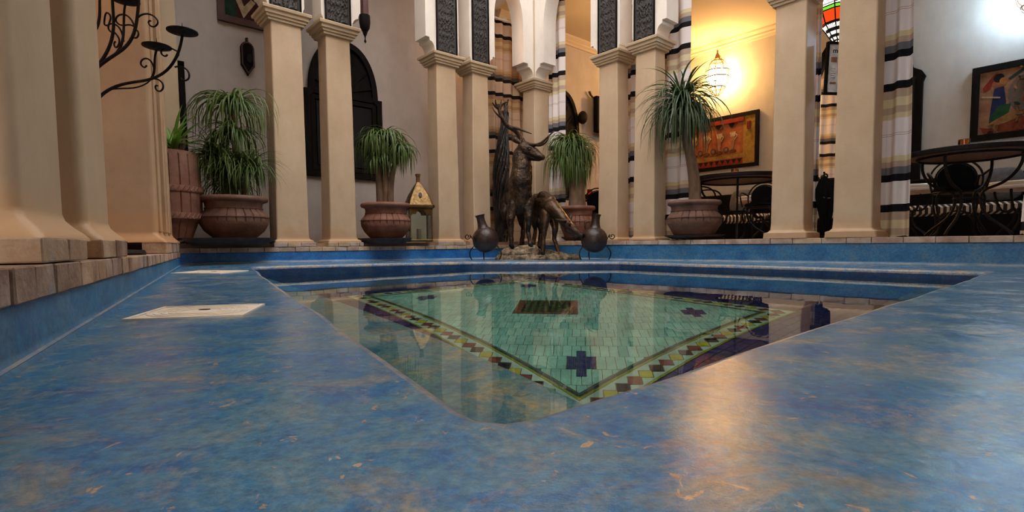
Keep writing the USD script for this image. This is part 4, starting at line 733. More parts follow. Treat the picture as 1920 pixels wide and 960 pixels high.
part(db_, 'eye', mv(trimesh.creation.icosphere(2, 2.4*u), *J(1068, 422, Yd-.265)), M['wood_b'], smooth=True); part(db_, 'eyelid', tube(spline([J(1063, 422, Yd-.26), J(1067, 418.5, Yd-.275), J(1072, 421, Yd-.28)], 10), 1.0*u, 6), M['bronze2'], smooth=True)
part(db_, 'nose', organic([(J(1094, 441, Yd-.27), 2.8*u, J(1094, 444, Yd-.26), 2.6*u)], .012, 3), M['wood_b'], smooth=True)
part(db_, 'tail', organic(chain([J(1003, 366, yr+.15), J(998, 376, yr+.2), J(997, 386, yr+.2)], [3*u, 4*u, 1.5*u]), .012, 3), M['bronze'], smooth=True)
for x, y, Yf in ((1018, 476, Yd-.05), (1048, 476, Yd+.05), (1000, 461, yr+.02), (1011, 466, yr+.07)): part(db_, 'hoof', organic([(J(x, y-1, Yf), 4*u, J(x+1, y+1, Yf-.02), 3.8*u)], .012, 3), M['wood_b'], smooth=True)
def rock(name, lab, bl, zfloor):
    r = organic([(J(*a), ra_*u, J(*b), rb_*u) for a, ra_, b, rb_ in bl], .022, 4, .09, 9.); v = r.vertices.copy(); v[:, 2] = np.maximum(v[:, 2], zfloor); r.vertices = v+(.024*(meshkit.fbm(v*26, 3)-.5))[:, None]*[1, 1, .4]; solo(name, r, M['rock'], lab, 'rock', smooth=True)
zf = float(dz(*ondeck(980, 487)[:2])[0])-.004
rock('rock_base', 'tall lumpy rock mound under the stag statue', [((950, 478, Y0), 13, (996, 474, Y0-.02), 15), ((936, 485, Y0-.05), 7, (1020, 484, Y0-.12), 8), ((955, 474, Y0+.02), 12, (947, 480, yb), 13), ((990, 474, Y0), 14, (980, 478, yb), 13), ((996, 476, Y0), 14, (1001, 474, yb-.05), 13)], zf)
rock('rock_base', 'low flat rock slab under the grazing doe', [((1022, 484, Yd-.05), 7, (1080, 484, Yd-.02), 6), ((1045, 483, Yd+.05), 8, (1060, 483, Yd), 7), ((1011, 474, yr), 9, (1040, 481, Yd+.1), 7)], zf)
p = thing('driftwood_trunk', 'dark glossy twisted tree trunk standing behind the stag', 'tree trunk', J(942, 462, Y0+1.0)); Yt = Y0+.95; ut = Yt/F
cl_ = [(940, 470, 5), (938, 430, 6), (938, 395, 9), (938, 345, 12.5), (941, 305, 13.5), (943, 265, 9), (946, 235, 6), (947, 213, 3)]
SBt = chain([J(x, y, Yt) for x, y, r in cl_], [r*ut*.8 for *_, r in cl_]); part(p, 'core', organic(SBt, .03, 4, .05, 12.), M['drift'], smooth=True)
for k in range(13):
    ph = k/13*6.28; P = []
    for i, (x, y, r) in enumerate(cl_): a = ph+i*.55; P.append(J(x, y, Yt)+np.array([math.cos(a)*r*ut*.95, math.sin(a)*r*ut*.95, 0]))
    P = P[:7+(k % 2)]; P.append(P[-1]+np.array([rng.uniform(-.03, .03), rng.uniform(-.03, .03), rng.uniform(.03, .22)]))
    part(p, 'twisted_strand', tube(spline(P, 36), (.010+.030*meshkit.noise(np.c_[np.linspace(0, 9, 36), np.full(36, k), np.zeros(36)]))*np.linspace(1.15, .5, 36), 7), M['drift'], smooth=True)
for (x0_, y0_, x1_, y1_) in ((938, 445, 955, 470), (938, 450, 925, 470), (940, 440, 948, 472)): part(p, 'root', tube(spline([J(x0_, y0_, Yt), J((x0_+x1_)/2, (y0_+y1_)/2-3, Yt-.05), J(x1_, y1_-6, Yt-.1)], 10), np.linspace(.035, .012, 10), 7), M['drift'], smooth=True)
# ================================================================ THINGS ON THE BACK GALLERY WALL
# portrait (only its lower part is in the picture)
def pic(name, lab, fr, x0, x1, z0, z1, fw, bg, shapes, frame='wood_b', catg='painting'):
    c = fr@np.array([(x0+x1)/2, (z0+z1)/2, -.02, 1]); p = thing(name, lab, catg, c[:3])
    o = sbox(x0, z0, x1, z1); i = o.buffer(-fw, join_style=2); part(p, 'frame', prism(o.difference(i), -.055, -.012, fr), M[frame], smooth=False); part(p, 'canvas', prism(i.buffer(.004), -.03, -.012, fr), M[bg], smooth=False)
    for k, (g, mt) in enumerate(shapes):
        g = g.intersection(i)
        if g.area > 1e-5: part(p, 'painted_shape', prism(g, -.0306-.0004*(k+1), -.0300, fr), M[mt], smooth=False)
    return p
bb = 1.574; E_ = lambda x, z, rx, rz: affinity.scale(Point(x, z).buffer(1, 16), rx, rz)
M['darkred'] = mottled('dark_red_wood', [(.3, (.035, .010, .008)), (.7, (.075, .018, .014))], 12, .45, .2)
pic('portrait_painting', 'dark red framed painting of a figure with pale open collar, high at top left', fA2, bb, bb+.80, 2.86, 3.95, .075, 'p_mar',
    [(E_(bb+.34, 3.02, .26, .42), 'p_dgreen'), (E_(bb+.36, 3.1, .16, .34), 'p_mar'), (Polygon([(bb+.17, 3.22), (bb+.28, 2.95), (bb+.42, 3.16), (bb+.37, 3.19), (bb+.29, 3.09), (bb+.25, 3.2)]), 'p_cream'), (E_(bb+.41, 3.50, .12, .16), 'p_tan'), (E_(bb+.41, 3.66, .16, .12), 'p_red')], 'darkred')
bp = bA(463, 105, A2-A); p = thing('wall_plaque', 'dark carved oval wooden plaque with pointed foot, hanging on the back wall at left', 'wall ornament', (fA2@np.array([bp, 2.51, -.02, 1]))[:3])
oc = unary_union([sbox(bp-.075, 2.40, bp+.075, 2.60), E_(bp, 2.60, .075, .085), Polygon([(bp-.075, 2.41), (bp+.075, 2.41), (bp, 2.285)]), sbox(bp-.012, 2.66, bp+.012, 2.73)])
part(p, 'board', prism(oc, -.035, 0, fA2), M['wood_b'], smooth=False); part(p, 'raised_border', prism(oc.buffer(-.006).difference(oc.buffer(-.02)), -.045, -.03, fA2), M['darkred'], smooth=False); part(p, 'centre_boss', prism(E_(bp+.015, 2.49, .03, .055), -.05, -.03, fA2), M['iron'], smooth=False)
q = aty(685, 82, 6.0); s = 6.0/F; p = thing('hanging_lantern', 'narrow dark red hanging lantern with pointed black finial, right of the second column', 'lantern', q)
part(p, 'finial', mv(lathe([(0, 0), (2.2*s, 4*s), (1*s, 8*s), (1.2*s, 12*s), (3.5*s, 17*s), (4.5*s, 21*s), (0, 21*s)], 16), *q), M['wood_b'], smooth=50)
part(p, 'bowl', mv(lathe([(0, 20*s), (4.5*s, 21*s), (8.5*s, 28*s), (10*s, 38*s), (9.5*s, 50*s), (0, 50*s)], 24), *q), M['wood_b'], smooth=50)
part(p, 'body', mv(lathe([(7.5*s, 49*s), (7.2*s, 95*s), (8*s, 150*s), (9.5*s, 156*s), (0, 160*s)], 8), *q), M['darkred'], smooth=False); part(p, 'chain', tube([q+[0, 0, 158*s], [q[0], q[1], HT]], .008, 6), M['iron'], smooth=60)
# ================================================================ CURTAINS
def curtain(name, lab, path, z0, z1, mt, folds=5, amp=.045, seed=1, pinch=None):
    P = np.asarray(path, float); n = 120; L = np.r_[0, np.cumsum(np.linalg.norm(np.diff(P, axis=0), axis=1))]; s = np.linspace(0, L[-1], n)
    C = np.c_[np.interp(s, L, P[:, 0]), np.interp(s, L, P[:, 1])]; T = np.gradient(C, axis=0); T /= np.linalg.norm(T, axis=1, keepdims=True); Nn = np.c_[-T[:, 1], T[:, 0]]; u_ = s/L[-1]; zs = np.linspace(z0, z1, 40); V = []
    for z in zs:
        f = (z-z0)/(z1-z0); ph = .5*math.sin(3*f+seed); w = amp*(1.15-.5*f)*np.sin(2*np.pi*folds*u_+ph+.7*np.sin(5*u_+seed)); mid = C.mean(0); k = 1.
        if pinch: k = 1-pinch[1]*math.exp(-((z-pinch[0])/pinch[2])**2)
        Q = mid+(C-mid)*k+Nn*w[:, None]; V.append(np.c_[Q, np.full(n, z)+.006*np.sin(2*np.pi*folds*u_)*(1 if z == z0 else 0)])
    V = np.array(V); v = V.reshape(-1, 3); i, j = np.meshgrid(np.arange(n-1), np.arange(39)); a = (j*n+i).ravel(); f = np.vstack([np.c_[a, a+1, a+n+1], np.c_[a, a+n+1, a+n]])
    front = trimesh.Trimesh(v, f, process=False); N_ = np.repeat(Nn[None], 40, 0).reshape(-1, 2); back = trimesh.Trimesh(v+np.c_[N_*.004, np.zeros(len(v))], f[:, ::-1], process=False)
    p = thing(name, lab, 'curtain', (C[:, 0].mean(), C[:, 1].mean(), z0)); part(p, 'cloth', cat([front, back]), mt, smooth=True); return p
def pB(x, off, y=300): q = onpl(x, y, e2, B+off); return q[:2]
def pA(x, off, y=300): q = onpl(x, y, e1, A+off); return q[:2]
def zat(x, y, P): d = math.hypot(*P); r_ = ray(x, y); return EYE+r_[2]*d/math.hypot(r_[0], r_[1])
z8 = zat(1680, 391, pB(1680, .45)); Pc = [pB(1634, .50), pB(1658, .36), pB(1714, .30)]
c8 = curtain('striped_curtain', 'long striped curtain hanging beside the wide column at right, before the mirror', Pc, FL+.004, 4.0, curtain_mat('curtain_a', z8, 1.128), 2.6, .026, 2, pinch=(4.2, .34, 2.6))
zc6 = zat(1270, 404, pB(1270, .38)); curtain('striped_curtain', 'striped curtain behind the tall ponytail palm', [pB(1228, .62), pB(1250, .42), pB(1291, .36)], FL+.004, 4.0, curtain_mat('curtain_b', zc6, 1.04), 3.1, .03, 4)
zcc = zat(1045, 143, pB(1045, .42)); curtain('striped_curtain', 'white and grey striped curtain right of the corner column', [pB(1030, .34), pB(1059, .36)], FL+.004, 4.2, curtain_mat('curtain_c', zcc, 1.10), 2.2, .025, 5)
zca = zat(955, 178, pA(955, .45)); curtain('striped_curtain', 'striped curtain with warm lamplight put into its colour, between the stag antlers and the corner column', [pA(917, .42), pA(985, .36)], FL+.004, 3.62, curtain_mat('curtain_d_warm_light', zca, .87, (.62, .42, .27)), 4.6, .03, 6)  # last tuple tints the cloth: warm lamplight put into its colour
curtain('striped_curtain', 'narrow strip of striped curtain seen in the gap left of the palm column', [pB(1165, .60), pB(1190, .45)], FL+.004, 4.0, curtain_mat('curtain_e', 1.1), 2.2, .03, 7)
curtain('striped_curtain', 'striped curtain hem at the far right edge of the photo', [pB(1908, .30, 440), pB(1960, .28, 440)], FL+.004, 4.0, curtain_mat('curtain_f', .33), 2.2, .03, 8, pinch=(1.45, .85, .75))
curtain('striped_curtain', 'sliver of striped curtain between the black parasol and the wide column left of it', [pB(1521, .45), pB(1536, .50)], FL+.004, 4.0, curtain_mat('curtain_g', .62, 1.1), 2.1, .025, 9)
qr = onpl(948, 30, e1, A+.45); p = thing('curtain_rod', 'white curtain rail above the curtain tinted with warm light', 'curtain rail', qr)
part(p, 'rail', tube([np.r_[pA(915, .40), 3.63], np.r_[pA(988, .36), 3.63]], .02, 8), M['ceil'], smooth=60); part(p, 'bracket', xf(bx(-.03, .03, -.02, .30, -.03, .03, .006), trimesh.transformations.translation_matrix([*pA(950, .40), 3.66])), M['ceil'], smooth=False)
# ================================================================ SALON: back wall
def mirror():
    c = 2.87; hw = .87; p = thing('arched_mirror', 'tall mirror in a black lobed arch frame between the two salon paintings', 'mirror', (fB2@np.array([c, 1.16, -.03, 1]))[:3])
    R_ = [(hw, 1.16), (hw, 2.62), (hw+.03, 2.70), (hw-.02, 2.79), (hw-.10, 2.84), (hw-.13, 2.86), (hw-.17, 3.05), (hw-.27, 3.30), (hw-.43, 3.55), (hw-.60, 3.75), (.08, 3.93), (0, 4.0)]
    o = Polygon([(c-x, z) for x, z in R_]+[(c+x, z) for x, z in R_[::-1]]).buffer(.03).buffer(-.03); i = o.buffer(-.115)
    part(p, 'frame', prism(o.difference(i), -.07, -.005, fB2), M['wood_b'], smooth=False); part(p, 'inner_bead', prism(i.buffer(.012).difference(i.buffer(-.02)), -.08, -.02, fB2), M['iron'], smooth=False); part(p, 'glass', prism(i.buffer(.004), -.028, -.008, fB2), M['mirror'], 'mirror glass', smooth=False)
mirror()
x0, x1, z0, z1 = 4.45, 5.90, 1.66, 2.69; sh = [(sbox(x0+.07, z0, x0+.30, z1), 'p_ochre')]; sh += [(sbox(x0+.30, z0+.20, x1, z0+.27), 'p_ochre')]
for k in range(9): a = x0+.36+k*.115; sh += [(sbox(a-.057, z0+.075, a+.058, z0+.185), 'p_red'), (Polygon([(a-.05, z0+.175), (a+.05, z0+.175), (a, z0+.09)]), 'p_black')]
for k in range(4):
    a = x0+.50+k*.27; h = z0+.28
    sh += [(E_(a, h+.60, .09, .10), 'p_rust'), (E_(a+.02, h+.60, .055, .10), 'p_black'), (E_(a+.05, h+.66, .03, .07), 'p_grey'), (E_(a-.02, h+.72, .025, .012), 'p_cream'), (Polygon([(a-.065, h+.42), (a+.065, h+.42), (a+.045, h+.33), (a-.045, h+.33)]), 'p_cream'), (Polygon([(a-.045, h+.33), (a+.045, h+.33), (a+.018, h+.06), (a-.018, h+.06)]), 'p_tan'), (LineString([(a-.05, h+.38), (a-.085, h+.34), (a-.04, h+.27)]).buffer(.008), 'p_cream'), (E_(a, h+.05, .07, .035), 'p_brown'),
           (E_(a+.13, h+.09, .055, .055), 'p_brown'), (E_(a+.13, h+.09, .03, .03), 'p_grey')]
sh += [(sbox(x0+.16, z1-.32, x0+.22, z1-.18), 'p_red'), (LineString([(x0+.175, z1-.3), (x0+.175, z1-.2)]).buffer(.004), 'p_black'), (LineString([(x0+.205, z1-.3), (x0+.205, z1-.2)]).buffer(.004), 'p_black'), (sbox(x0+.28, z1-.16, x1-.2, z1-.08), 'p_red')]
pic('wide_painting', 'rust-red painting of cream vases in a black frame, behind the left round table', fB2, x0, x1, z0, z1, .065, 'p_bg', sh)
x1 = 1.435; x0 = .02; z0, z1 = 1.63, 2.665; X = lambda d: x1-d
sh = [(E_(X(.80), 2.22, .42, .36), 'p_busy'), (E_(X(.62), 1.80, .34, .20), 'p_rust'), (E_(X(.75), 1.74, .2, .12), 'p_orange'), (affinity.rotate(E_(X(.36), 1.90, .19, .055), -18), 'p_yellow'), (Polygon([(X(.24), 2.33), (X(.34), 2.35), (X(.37), 2.12), (X(.33), 1.98), (X(.20), 1.86), (X(.21), 2.05)]), 'p_blue'), (Polygon([(X(.30), 2.10), (X(.42), 2.10), (X(.40), 1.98), (X(.20), 1.86), (X(.22), 1.97)]), 'p_green'),
      (Polygon([(X(.23), 2.52), (X(.27), 2.55), (X(.20), 2.34), (X(.13), 2.30), (X(.12), 2.37)]), 'p_red'), (E_(X(.29), 2.40, .075, .06), 'p_skin'), (E_(X(.285), 2.47, .055, .06), 'p_black'), (E_(X(.33), 2.42, .04, .05), 'p_orange'), (LineString([(X(.40), 2.44), (X(.55), 2.55)]).buffer(.018), 'p_dgreen'), (LineString([(X(.5), 2.46), (X(.62), 2.50)]).buffer(.012), 'p_grey'), (E_(X(.62), 2.14, .085, .085), 'p_red'), (E_(X(.62), 2.11, .05, .045), 'p_teal'), (E_(X(.95), 2.2, .10, .2), 'p_skin'), (E_(X(1.1), 1.95, .16, .1), 'p_ochre'), (LineString([(X(.12), 2.24), (X(.30), 2.20)]).buffer(.01), 'p_cream'), (Polygon([(X(.10), 1.82), (X(.16), 1.70), (X(.30), 1.76)]), 'p_rust'), (E_(X(.22), 1.73, .03, .03), 'p_mar')]
for k in range(130):
    bxx, bz = X(rng.uniform(.12, 1.25)), rng.uniform(1.74, 2.58); sh.append((affinity.rotate(E_(bxx, bz, rng.uniform(.012, .05), rng.uniform(.006, .018)), rng.uniform(0, 180)), rng.choice(['p_busy', 'p_rust', 'p_tan', 'p_dgreen', 'p_brown', 'p_busy', 'p_grey', 'p_ochre2', 'p_mar']))) if not (.12 < X(0)-bxx < .45 and 1.85 < bz < 2.55) else None
pic('wide_painting', 'tan painting of a colourful dancing figure in a black frame, at the right edge', fB2, x0, x1, z0, z1, .085, 'p_bg2', sh)
def sconce(a, z, lab, bulb, col=None):
    c = (fB2@np.array([a, z, -.22, 1]))[:3]; p = thing('wall_sconce', lab, 'wall lamp', c); nrm = -e2
    prof = [(.02, -.36), (.10, -.31), (.155, -.24), (.16, -.20), (.20, -.16), (.235, -.02), (.235, .10), (.20, .20), (.12, .29), (.05, .34), (.03, .42)]
    for k in range(9): t = k/9*2*math.pi; part(p, 'rib', mv(tube([(r*.93*math.cos(t), r*.93*math.sin(t), h) for r, h in prof], .006, 5), *c), M['brass'], smooth=60)
    for r, h in ((.16, -.21), (.235, -.02), (.235, .10), (.12, .29)): part(p, 'hoop', mv(tube([(r*.93*math.cos(t), r*.93*math.sin(t), h) for t in np.linspace(0, 2*math.pi, 29)], .010, 6), *c), M['brass'], smooth=60)
    part(p, 'cap', mv(lathe([(.0, .40), (.05, .34), (.03, .42), (.012, .46), (.02, .48), (0, .52)], 20), *c), M['brass'], smooth=50); part(p, 'bulb', mv(trimesh.creation.icosphere(2, .19), *c), M[bulb], smooth=True); 
    part(p, 'wall_bracket', tube([c+nrm*-.22+[0, 0, .30], c+nrm*-.1+[0, 0, .42], c+[0, 0, .40]], .012, 6), M['brass'], smooth=60)
sconce(5.19, 3.42, 'glowing brass filigree wall lamp above the vase painting', 'bulb_w'); sconce(.80, 3.50, 'cool white wall lamp just beyond the top right edge of the photo', 'bulb_c')
# banquette along the back wall
p = thing('banquette', 'long low black banquette with zebra-striped seat along the salon back wall', 'bench', (fB2@np.array([2.6, FL, -.35, 1]))[:3])
part(p, 'backrest', xf(bx(-1.55, 6.8, FL+.38, 1.15, -.14, -.004, .02), fB2), M['blackcloth'], smooth=False); part(p, 'base', xf(bx(-1.55, 6.8, FL, FL+.30, -.68, -.004, .01), fB2), M['blackcloth'], smooth=False)
for k in range(9): part(p, 'seat_cushion', xf(bx(-1.5+k*.92, -1.5+k*.92+.90, FL+.30, FL+.46, -.72, -.14, .04), fB2), M['zebra'], 'zebra-striped cushion', smooth=40)
def pillow(a, off, z, w, mt, lab, rz=0.):
    t = trimesh.creation.icosphere(3, 1.); v = t.vertices; v = np.sign(v)*np.abs(v)**np.array([.6, .6, 1.]); t.vertices = v*[w/2, w/2, .075]
    t.apply_transform(trimesh.transformations.rotation_matrix(rz, [0, 0, 1])); q = t.vertices; t.vertices = np.c_[q[:, 0], q[:, 1], q[:, 2]]
    t.apply_transform(trimesh.transformations.rotation_matrix(math.radians(14), [1, 0, 0])); t.apply_translation([a, z, off]); t.apply_transform(fB2); solo('pillow', t, M[mt], lab, 'pillow', smooth=True)
pillow(1.05, -.30, .98, .46, 'greycloth', 'dark grey pillow on the banquette at the right edge'); pillow(4.62, -.30, .98, .46, 'greycloth', 'dark grey pillow on the banquette behind the left round table'); pillow(3.95, -.30, .98, .44, 'blackcloth', 'black pillow on the banquette, right of the grey one')
# tables
def round_table(c, R, H, rz, lab, top='tray', name='iron_table', white=False):
    p = thing(name, lab, 'table', (c[0], c[1], FL)); o = np.array([c[0], c[1], FL])
    if white: part(p, 'tabletop', mv(lathe([(0, H-.085), (R-.03, H-.085), (R-.006, H-.078), (R, H-.06), (R-.006, H-.046), (R-.006, H-.042), (R, H-.03), (R, H-.012), (R-.014, H), (0, H)], 56), *o), M['cream'], 'thick cream top', smooth=40)
    else:
        tt_ = part(p, 'tabletop', mv(lathe([(0, H-.028), (R-.035, H-.028), (R-.03, H-.012), (0, H)], 64), *o), M['topunder'], smooth=40); part(tt_, 'rim', mv(lathe([(R-.045, H-.034), (R-.004, H-.034), (R, H-.028), (R, H+.004), (R-.01, H+.008), (R-.045, H+.004), (R-.045, H-.034)], 64), *o), M['iron'], smooth=40)
    r = R*.74; part(p, 'hoop', mv(tube([(r*math.cos(t), r*math.sin(t), H-.045) for t in np.linspace(0, 2*math.pi, 49)], .011, 6), *o), M['iron'], smooth=60)
    for k in range(4):
        t = rz+k*math.pi/2; d = np.array([math.cos(t), math.sin(t), 0]); P = [(r, H-.045), (r, H-.12), (r*.92, H-.20), (r*.55, H-.32), (r*.30, H*.52), (r*.26, H*.42), (r*.42, H*.22), (r*.78, .05), (r*.88, .008)]
        part(p, 'leg', tube(spline([o+d*a+[0, 0, z] for a, z in P], 26), .0125, 6), M['iron'], smooth=60)
    part(p, 'waist_ring', mv(tube([(r*.27*math.cos(t), r*.27*math.sin(t), H*.45) for t in np.linspace(0, 2*math.pi, 25)], .009, 6), *o), M['iron'], smooth=60); return p
zt1 = onpl(1378, 325, e2, B+.85); tc1 = aty(1382, 400, zt1[1]); H1_ = 1.03-FL; round_table(tc1, .58, H1_, math.atan2(-tc1[1], -tc1[0]), 'round iron garden table left of the wide column, under the vase painting')
H2_ = 1.027-FL; tc2 = aty(1813, 400, 4.86); round_table(tc2, .515, H2_, math.radians(24), 'round iron garden table at right, in front of the dancer painting')
def wtable(x, y, lab, R=.38, H=.66): q = onz(x, y, FL+H); c = q[:2]*(1+R/np.linalg.norm(q[:2])); round_table(c, R, H, .4, lab, white=True, name='cream_table')
wtable(1440, 364, 'cream-topped round table behind the left iron table', .46); wtable(1700, 345, 'cream-topped round table half hidden by the long striped curtain', .40); wtable(1922, 336, 'large cream-topped round table at the right edge', .36, .60)
def candle(c, z, lab, mt='amber'):
    p = thing('candle_glass', lab, 'candle', (c[0], c[1], z)); o = (c[0], c[1], z)
    part(p, 'glass', mv(lathe([(0, 0), (.036, 0), (.042, .01), (.044, .10), (.040, .10), (.038, .012), (0, .012)], 28), *o), M[mt], smooth=50); part(p, 'wax', mv(lathe([(0, .013), (.036, .013), (.037, .055), (0, .055)], 24), *o), M['wax'], 'amber candle wax', smooth=50); part(p, 'rim', mv(lathe([(.040, .10), (.0445, .098), (.0445, .106), (.040, .106), (.040, .10)], 28), *o), M['brass'])
q = onpl(1378, 315, e2, B+.95); candle(aty(1378, 315, zt1[1]+.05), FL+H1_+.012, 'amber candle glass on the left round iron table'); candle(aty(1808, 262, tc2[1]-.02), FL+H2_+.006, 'yellow candle glass on the right round iron table')
# chairs
def make_chair(lab, c, rz):
    p = thing('iron_chair', lab, 'chair', (c[0], c[1], FL), rz); P_ = lambda n, m_, mt, par_=None, **k: part(par_ or p, n, m_, M[mt], local=True, **k)
    st_ = P_('seat', lathe([(0, .435), (.20, .435), (.21, .445), (.20, .455), (0, .455)], 36), 'iron', smooth=40); P_('cushion', lathe([(0, .456), (.19, .456), (.205, .475), (.19, .50), (0, .51)], 36), 'blackcloth', st_, label='black seat cushion', smooth=50)
    for sx in (-1, 1):
        P_('leg', tube(spline([(sx*.16, .15, .44), (sx*.18, .17, .30), (sx*.15, .14, .14), (sx*.20, .20, .005)], 16), .011, 6), 'iron', smooth=60)
        P_('leg', tube(spline([(sx*.17, -.17, .44), (sx*.17, -.18, .28), (sx*.15, -.17, .14), (sx*.19, -.25, .005)], 16), .011, 6), 'iron', smooth=60)
        P_('back_post', tube(spline([(sx*.185, -.17, .44), (sx*.21, -.18, .55), (sx*.205, -.20, .66), (sx*.13, -.215, .765), (0, -.22, .80)], 18), .010, 6), 'iron', smooth=60)
        P_('scroll', tube(list(scroll((sx*.13, -.19, .52), .045, 1.2, 1.3, (sx, 0, 0), (0, 0, 1), 22, .25)), .006, 5), 'iron', smooth=60)
        P_('arm', tube(spline([(sx*.205, -.19, .62), (sx*.245, -.04, .66), (sx*.235, .10, .63), (sx*.19, .15, .45)], 16), .010, 6), 'iron', smooth=60)
    md = lathe([(0, 0), (.150, 0), (.158, .008), (.158, .022), (.150, .03), (0, .034)], 40); md.apply_transform(trimesh.transformations.rotation_matrix(math.pi/2, [1, 0, 0])); md.apply_translation([0, -.18, .60]); bm_ = P_('back_medallion', md, 'blackcloth', label='round black upholstered back', smooth=40)
    P_('medallion_hoop', tube([(.168*math.cos(t), -.195, .60+.168*math.sin(t)) for t in np.linspace(0, 2*math.pi, 37)], .009, 6), 'iron', bm_, smooth=60)
    for sx in (-1, 1): P_('stretcher', tube(spline([(sx*.155, .145, .16), (0, 0, .26), (-sx*.155, -.17, .16)], 10), .008, 5), 'iron', smooth=60)
    return p
def chair_at(px, Y, face, lab, src=None):
    c = aty(px, 430, Y); d = np.array(face)[:2]-c[:2]; rz = math.atan2(d[1], d[0])-math.pi/2
    return make_chair(lab, c, rz) if src is None else copyof(src, 'iron_chair', lab, 'chair', (c[0], c[1], FL), rz)
ch = chair_at(1793, tc2[1]+.52, tc2, 'iron chair with a round black back, behind the right iron table')
chair_at(1322, tc1[1]+.20, tc1, 'iron chair just right of the grey-brown pot, at the left iron table', ch)
chair_at(1424, tc1[1]+.75, tc1, 'iron chair behind the left iron table, beside the wide column', ch)
# television, speaker, hook, shelf on the gallery wall seen through the corner arch
def a2box(x0, y0, x1, y1, d0, d1, name, lab, catg, mt, ch_=.01):
    off = A2-A; b0_, b1_ = bA(x0, y1, off), bA(x1, y1, off); z0_, z1_ = onpl(x0, y1, e1, A2)[2], onpl(x0, y0, e1, A2)[2]; return b0_, b1_, z0_, z1_
b0_, b1_, z0_, z1_ = a2box(1103, 183, 1160, 250, 0, 0, '', '', '', ''); cc = (fA2@np.array([(b0_+b1_)/2, (z0_+z1_)/2, -.15, 1]))[:3]
p = thing('television', 'dark flat television on a wall bracket, seen through the corner arch', 'television', cc)
part(p, 'case', xf(bx(b0_, b1_, z0_, z1_, -.22, -.12, .02), fA2), M['blackcloth'], smooth=False); part(p, 'screen', xf(bx(b0_+.05, b1_-.05, z0_+.05, z1_-.05, -.224, -.215), fA2), M['screen'] if 'screen' in M else M['wood_b'], smooth=False); part(p, 'bracket', xf(bx((b0_+b1_)/2-.1, (b0_+b1_)/2+.1, z0_+.2, z1_-.2, -.12, 0), fA2), M['iron'], smooth=False)
off = A2-A; bs, zs_ = bA(1094, 220, off-.12), onpl(1094, 220, e1, A2-.12)[2]; cc = (fA2@np.array([bs, zs_, -.1, 1]))[:3]; p = thing('speaker', 'small black oval wall speaker left of the television', 'speaker', cc)
t = trimesh.creation.icosphere(3, 1.); t.vertices = t.vertices*[.085, .125, .10]; t.apply_translation([bs, zs_, -.10]); part(p, 'body', xf(t, fA2), M['iron'], smooth=True); part(p, 'mount', xf(bx(bs-.03, bs+.03, zs_-.03, zs_+.03, -.03, 0), fA2), M['iron'], smooth=False)
bh, zh = bA(1116, 172, off-.06), onpl(1116, 172, e1, A2-.06)[2]; q = (fA2@np.array([bh, zh, -.06, 1]))[:3]; p = thing('wall_hook', 'curved bronze horn-shaped hook above the television', 'hook', q)
part(p, 'hook', tube([(fA2@np.array([bh+.15*math.cos(t)-.02, zh+.12*math.sin(t), -.06, 1]))[:3] for t in np.linspace(math.radians(190), math.radians(300), 16)], np.linspace(.03, .014, 16), 8), M['bronze2'], smooth=60); part(p, 'rosette', xf(bx(bh+.02, bh+.10, zh-.16, zh-.08, -.06, 0, .01), fA2), M['bronze2'], smooth=False)
q = onz(1105, 364, FL+.74); tq = q[:2]*1.06; round_table(tq, .42, .74, .3, 'dark round table half hidden behind the bushy ponytail palm'); candle(aty(1106, 360, tq[1]-.05), FL+.752, 'small red candle glass on the table behind the bushy palm', 'redglass' if 'redglass' in M else 'amber')
c = aty(1117, 430, tq[1]-.55); dd = tq-c[:2]; copyof(ch, 'iron_chair', 'iron chair seen in the gap right of the bushy ponytail palm', 'chair', (c[0], c[1], FL), math.atan2(dd[1], dd[0])-math.pi/2)
# ================================================================ STAINED-GLASS LANTERN, MENU BOARD, PARASOL
q = aty(1572, 86, onpl(1572, 86, e2, B+.75)[1]); s = q[1]/F; p = thing('stained_glass_lantern', 'lit stained-glass hanging lantern with orange, green and white panes between two columns', 'lantern', q)
tiers = [(0, 3), (8, 9), (16, 15), (26, 21), (38, 29), (58, 36), (64, 38), (130, 38), (140, 30), (165, 8)]
eg = dict(w=emit('pane_white', (1., .93, .82), 2.6), o=emit('pane_orange', (1., .17, .02), 1.3), g=emit('pane_green', (.22, .85, .05), 1.0), r=emit('pane_red', (.95, .08, .01), 1.0))
N8 = 10
def ringpt(r, h, k, sh_=0.): t = (k+sh_)/N8*2*math.pi+.2; return q+np.array([r*s*math.cos(t), r*s*math.sin(t), h*s])
def quad(a, b, c_, d): 
    v = np.array([a, b, c_, d]); n_ = np.cross(b-a, d-a); n_ /= np.linalg.norm(n_)+1e-9; w = np.vstack([v, v-n_*.003]); return trimesh.Trimesh(w, [(0, 1, 2), (0, 2, 3), (4, 6, 5), (4, 7, 6), (0, 4, 5), (0, 5, 1), (1, 5, 6), (1, 6, 2), (2, 6, 7), (2, 7, 3), (3, 7, 4), (3, 4, 0)], process=False)
for k in range(N8): part(p, 'rib', tube([ringpt(r, h, k) for h, r in tiers], .006, 5), M['iron'], smooth=60)
for h, r in tiers[1:9]: part(p, 'hoop', tube([ringpt(r, h, k) for k in range(N8+1)], .006, 5), M['iron'], smooth=60)
